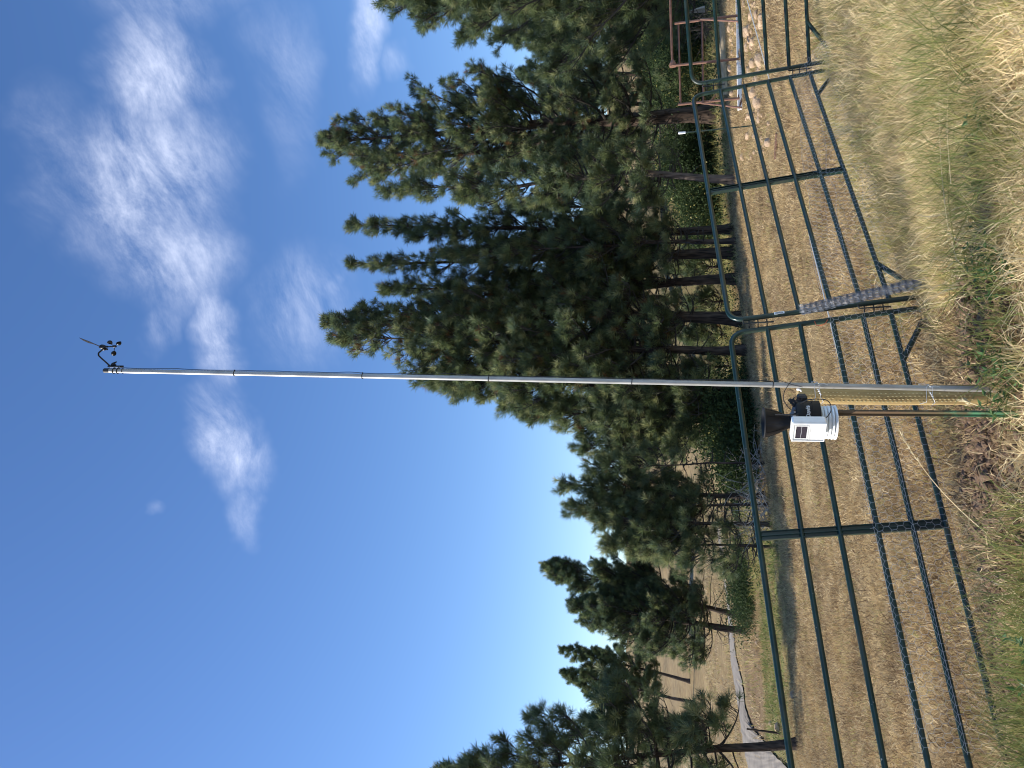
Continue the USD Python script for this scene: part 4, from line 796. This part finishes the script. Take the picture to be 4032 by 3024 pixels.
# ------------------------------------------------------------------ right background: rusty frame, log, rocks, post
DRk = ground_at(3024 - 200, 2922)[1]
rk = Thing("pipe_frame", "low rusty brown pipe frame on a long skid beam behind the right gates", "pipe frame", im(2915, 200, DRk))
def rp_(x, y, dy=0.0): return im(x, y, DRk + dy)
rad_ = .028
rk.part("top_rail", MB().tube([rp_(2634, -160), rp_(2647, 236)], rad_, 10), "rust_pipe", 40)
rk.part("end_plate", MB().tube([rp_(2648, 236), rp_(2649, 250), rp_(2650, 262)], [.03, .075, .085], 8), "rust_pipe")
rk.part("rail", MB().tube([rp_(2671, 96), rp_(2680, 412)], rad_ * .8, 10), "rust_pipe", 40); rk.part("rail", MB().tube([rp_(2764, 83), rp_(2769, 398)], rad_ * .8, 10), "rust_pipe", 40)
for (x0, y0, x1, y1) in ((2656, 93, 2912, 60), (2652, 258, 2916, 231), (2669, 412, 2912, 387)): rk.part("upright", MB().tube([rp_(x0, y0, -.03), rp_(x1, y1, -.03)], rad_, 10), "rust_pipe", 40)
for (x0, y0, x1, y1, dy) in ((2759, 76, 2907, 84, -.55), (2762, 406, 2920, 424, -.4), (2795, 400, 2818, 375, .5)): rk.part("brace", MB().tube([rp_(x0, y0, -.06), rp_(x1, y1, dy)], rad_ * .75, 9), "rust_pipe", 40)
ba, bb = rp_(2903, -230, .05), rp_(2913, 432, .05); bm = (ba + bb) / 2; dd = unit(bb - ba)
Mx = np.stack([dd, unit(np.cross([0, 0, 1.0], dd)), np.cross(dd, unit(np.cross([0, 0, 1.0], dd)))], 1)
rk.part("skid_beam", MB().box(bm, (np.linalg.norm(bb - ba), .10, .10), Mx, .008), "peeling_paint", label="long beam with peeling white paint")
rk.part("foot_block", MB().box(rp_(2930, 50, -.15), (.3, .2, .09), None, .01), "rust_pipe")
lg = ground_at(3024 - 220, 2868); a = im(2846, 70, lg[1]); b = im(2858, 372, lg[1] + .4); P = np.array([a, a * .6 + b * .4 + [0, 0, .02], b])
single("weathered_log", MB().tube(smoothpath(P, 12), np.linspace(.10, .075, 12) + np.random.default_rng(2).normal(size=12) * .006, 10), "old_wood", "long pale weathered log lying behind the rusty frame", "log", smooth=40, loc=a)
a = im(2755, 10, lg[1] + 2); b = im(2690, 42, lg[1] + 2)
single("dead_stump", MB().tube(smoothpath([im(2775, 36, lg[1] + 2.5), im(2740, 42, lg[1] + 2.5), im(2705, 50, lg[1] + 2.5), im(2690, 54, lg[1] + 2.5)], 8), np.linspace(.10, .02, 8), 8), "dead_twig", "grey dead branch stub leaning behind the rusty frame", "dead branch", smooth=40)
r = np.random.default_rng(77)
for k in range(120):
    x, y = (r.uniform(2922, 3006), r.uniform(-60, 480)) if k < 86 else (r.uniform(2870, 2900), r.uniform(-40, 380)) if k < 100 else (r.uniform(2925, 3035), r.uniform(440, 640))
    c = ground_at(3024 - y, x); c = on_ground(c[0], c[1]); s = (.045 + .085 * r.uniform(0, 1) ** 2)
    v = np.array(cl.vertices); v = v * (0.72 + .56 * meshkit.noise(v * 1.3 + k * 5.1, k))[:, None] * np.array([r.uniform(.8, 1.3), r.uniform(.7, 1.1), r.uniform(.5, .8)]) * s
    v = v @ rotz(r.uniform(0, 6.28)).T
    single("rock", (v + c + [0, 0, s * .25], np.array(cl.faces)), "rock", "tan fieldstone lying in the rocky strip behind the right gates", "rock", "fieldstones behind the right gates", loc=c)
gpt = ground_at(3024 - 492, 2985); top = im(2672, 524, gpt[1])
gp = Thing("fence_rod", "thin dark green fence rod with a white cap behind the middle gate", "fence post", gpt)
gp.part("rod", MB().tube([gpt - [0, 0, .1], top - [0, 0, .12]], .013, 9), "gate_green", 40); gp.part("cap", MB().tube([top - [0, 0, .14], top - [0, 0, .13], top, top + [0, 0, .006]], [.018, .024, .024, .014], 10), "tag_white", 40)
c = ground_at(3024 - 575, 3066); single("board", MB().box(on_ground(c[0], c[1]) + [0, 0, .02], (.42, .09, .03), rotz(-.5), .003), "brown_board", "short dark brown board lying in the pasture behind the middle gate", "board", loc=c)
# left background: thin leaning pole and stone by the near pine, small stump on the hill
c = ground_at(3024 - 2888, 3078); tp_ = im(2940, 2870, c[1])
single("leaning_pole", MB().tube([c, tp_], [.035, .025], 8), "bark", "thin dark leaning pole beside the trunk of the near left pine", "pole", smooth=40, loc=c)
v, f = clodmesh(9); single("boulder", (v * [.15, .13, .12] + c + [.1, .1, .1], f), "rock", "pale boulder at the foot of the leaning pole", "rock", loc=c)
for k, (x, y) in enumerate([(3087, 2728), (3128, 2735), (2985, 2531), (3040, 2850)]):
    c = ground_at(3024 - y, x); v, f = clodmesh(20 + k); single("rock", (v * .10 + c + [0, 0, .03], f), "rock" if k else "tag_white", ["pale stone in the shadow band of the near left pine", "stone right beside the shadow band on the left", "brown stone on the needle litter below the leaning pair of pines", "dark stone near the leaning pole at the left"][k], "rock", loc=c)
# orange twine on the first joint
q0 = A.p(LEN - .03, .70, .03); single("twine", MB().tube(smoothpath([q0 + [.02, 0, 0], q0 + [-.02, -.02, -.02], q0 + [-.015, -.03, -.06], q0 + [.03, -.02, -.10]], 14), .003, 5), "orange_twine", "scrap of orange twine on the gate upright beside the mast", "twine", smooth=True)

# ------------------------------------------------------------------ single plants in front
def stalk(u0, v0, u1, v1, y0, y1, sag, label, matn="straw_pale", w=.003, seedhead=True, seed=0):
    a, b = at(u0, v0, y0), at(u1, v1, y1); r = np.random.default_rng(seed); m = (a + b) / 2 + np.array([0, 0, sag]); P = smoothpath([a, a * .5 + m * .5 + [0, 0, sag * .3], m, b], 18); mb = MB().tube(P, np.linspace(w, w * .5, 18), 5)
    T = Thing("dry_stalk", label, "grass stalk", a); T.part("stem", mb, matn, True)
    if seedhead:
        sd = MB()
        for k in range(26):
            f = r.uniform(.74, 1.0); p = P[int(f * 17)]; d = unit(P[-1] - P[-3] + r.normal(size=3) * .02); q = p + (unit(P[-1] - P[-4]) + r.normal(size=3) * .35) * .03; sd.tube([p, (p + q) / 2, q], (.001, .0028, .0008), 4)
        T.part("seed_head", sd, matn)
stalk(925, 3885, 1333, 3538, 4.7, 4.9, .05, "long pale bent grass stalk crossing the left gate below the sensor", seed=1)
stalk(1409, 3900, 1447, 3795, 4.45, 4.5, .0, "short feathery grass head in front of the timber post's foot", seed=2)
stalk(2050, 3760, 2600, 3748, 4.6, 4.9, .03, "long yellow straw lying level across the grass bank, lower one", "grass_yellow", seed=3, seedhead=False)
stalk(2120, 3735, 3000, 3722, 4.7, 5.0, .04, "long yellow straw lying level across the grass bank, upper one", "straw_pale", seed=4, seedhead=False)
stalk(2300, 3745, 2960, 3765, 4.55, 4.75, .03, "pale broken straw lying beside the level yellow ones on the bank", "straw_pale", seed=5, seedhead=False)
def weed(label, u, v, y, n, h, seed):
    c = at(u, v, y); c = on_ground(c[0], c[1]); r = np.random.default_rng(seed); T = Thing("weed", label, "weed", c); st, lf = MB(), MB()
    for k in range(n):
        P = limb(c + r.normal(size=3) * [.05, .03, 0], np.array([r.normal() * .6, r.normal() * .5, 1]), h * r.uniform(.6, 1.1), -.3, 6, .15, r); st.tube(P, np.linspace(.003, .0012, 7), 4, caps=False)
        for m in range(9):
            p = P[r.integers(1, 7)]; d = unit(r.normal(size=3) * [1, 1, .5] + [0, 0, .25]); sd = unit(np.cross(d, r.normal(size=3) + [0, 0, 1.5])); L = r.uniform(.025, .05); wv = L * r.uniform(.16, .30)
            nn = np.cross(d, sd) * L * .12
            lf.add((np.array([p, p + d * L * .4 + sd * wv + nn, p + d * L * .4 - sd * wv + nn, p + d * L * .4, p + d * L]), np.array([(0, 1, 3), (0, 3, 2), (1, 4, 3), (3, 4, 2)])))
    T.part("stem", st, "weed_leaf"); T.part("leaves", lf, "weed_leaf")
weed("dark green leafy weed at the bottom edge right of the mast's foot", 1560, 4010, 4.35, 16, .26, 1)
weed("leafy green weed at the bottom edge below the left gate", 420, 3985, 3.95, 20, .34, 2)
weed("second leafy weed nearer the left picture edge", 130, 4020, 3.85, 14, .30, 3)
weed("green weed low in the grass below the bank's hollow", 1980, 4015, 4.3, 16, .24, 4)
weed("small green weed in the grass at the bottom right", 2560, 4010, 4.2, 10, .2, 5)
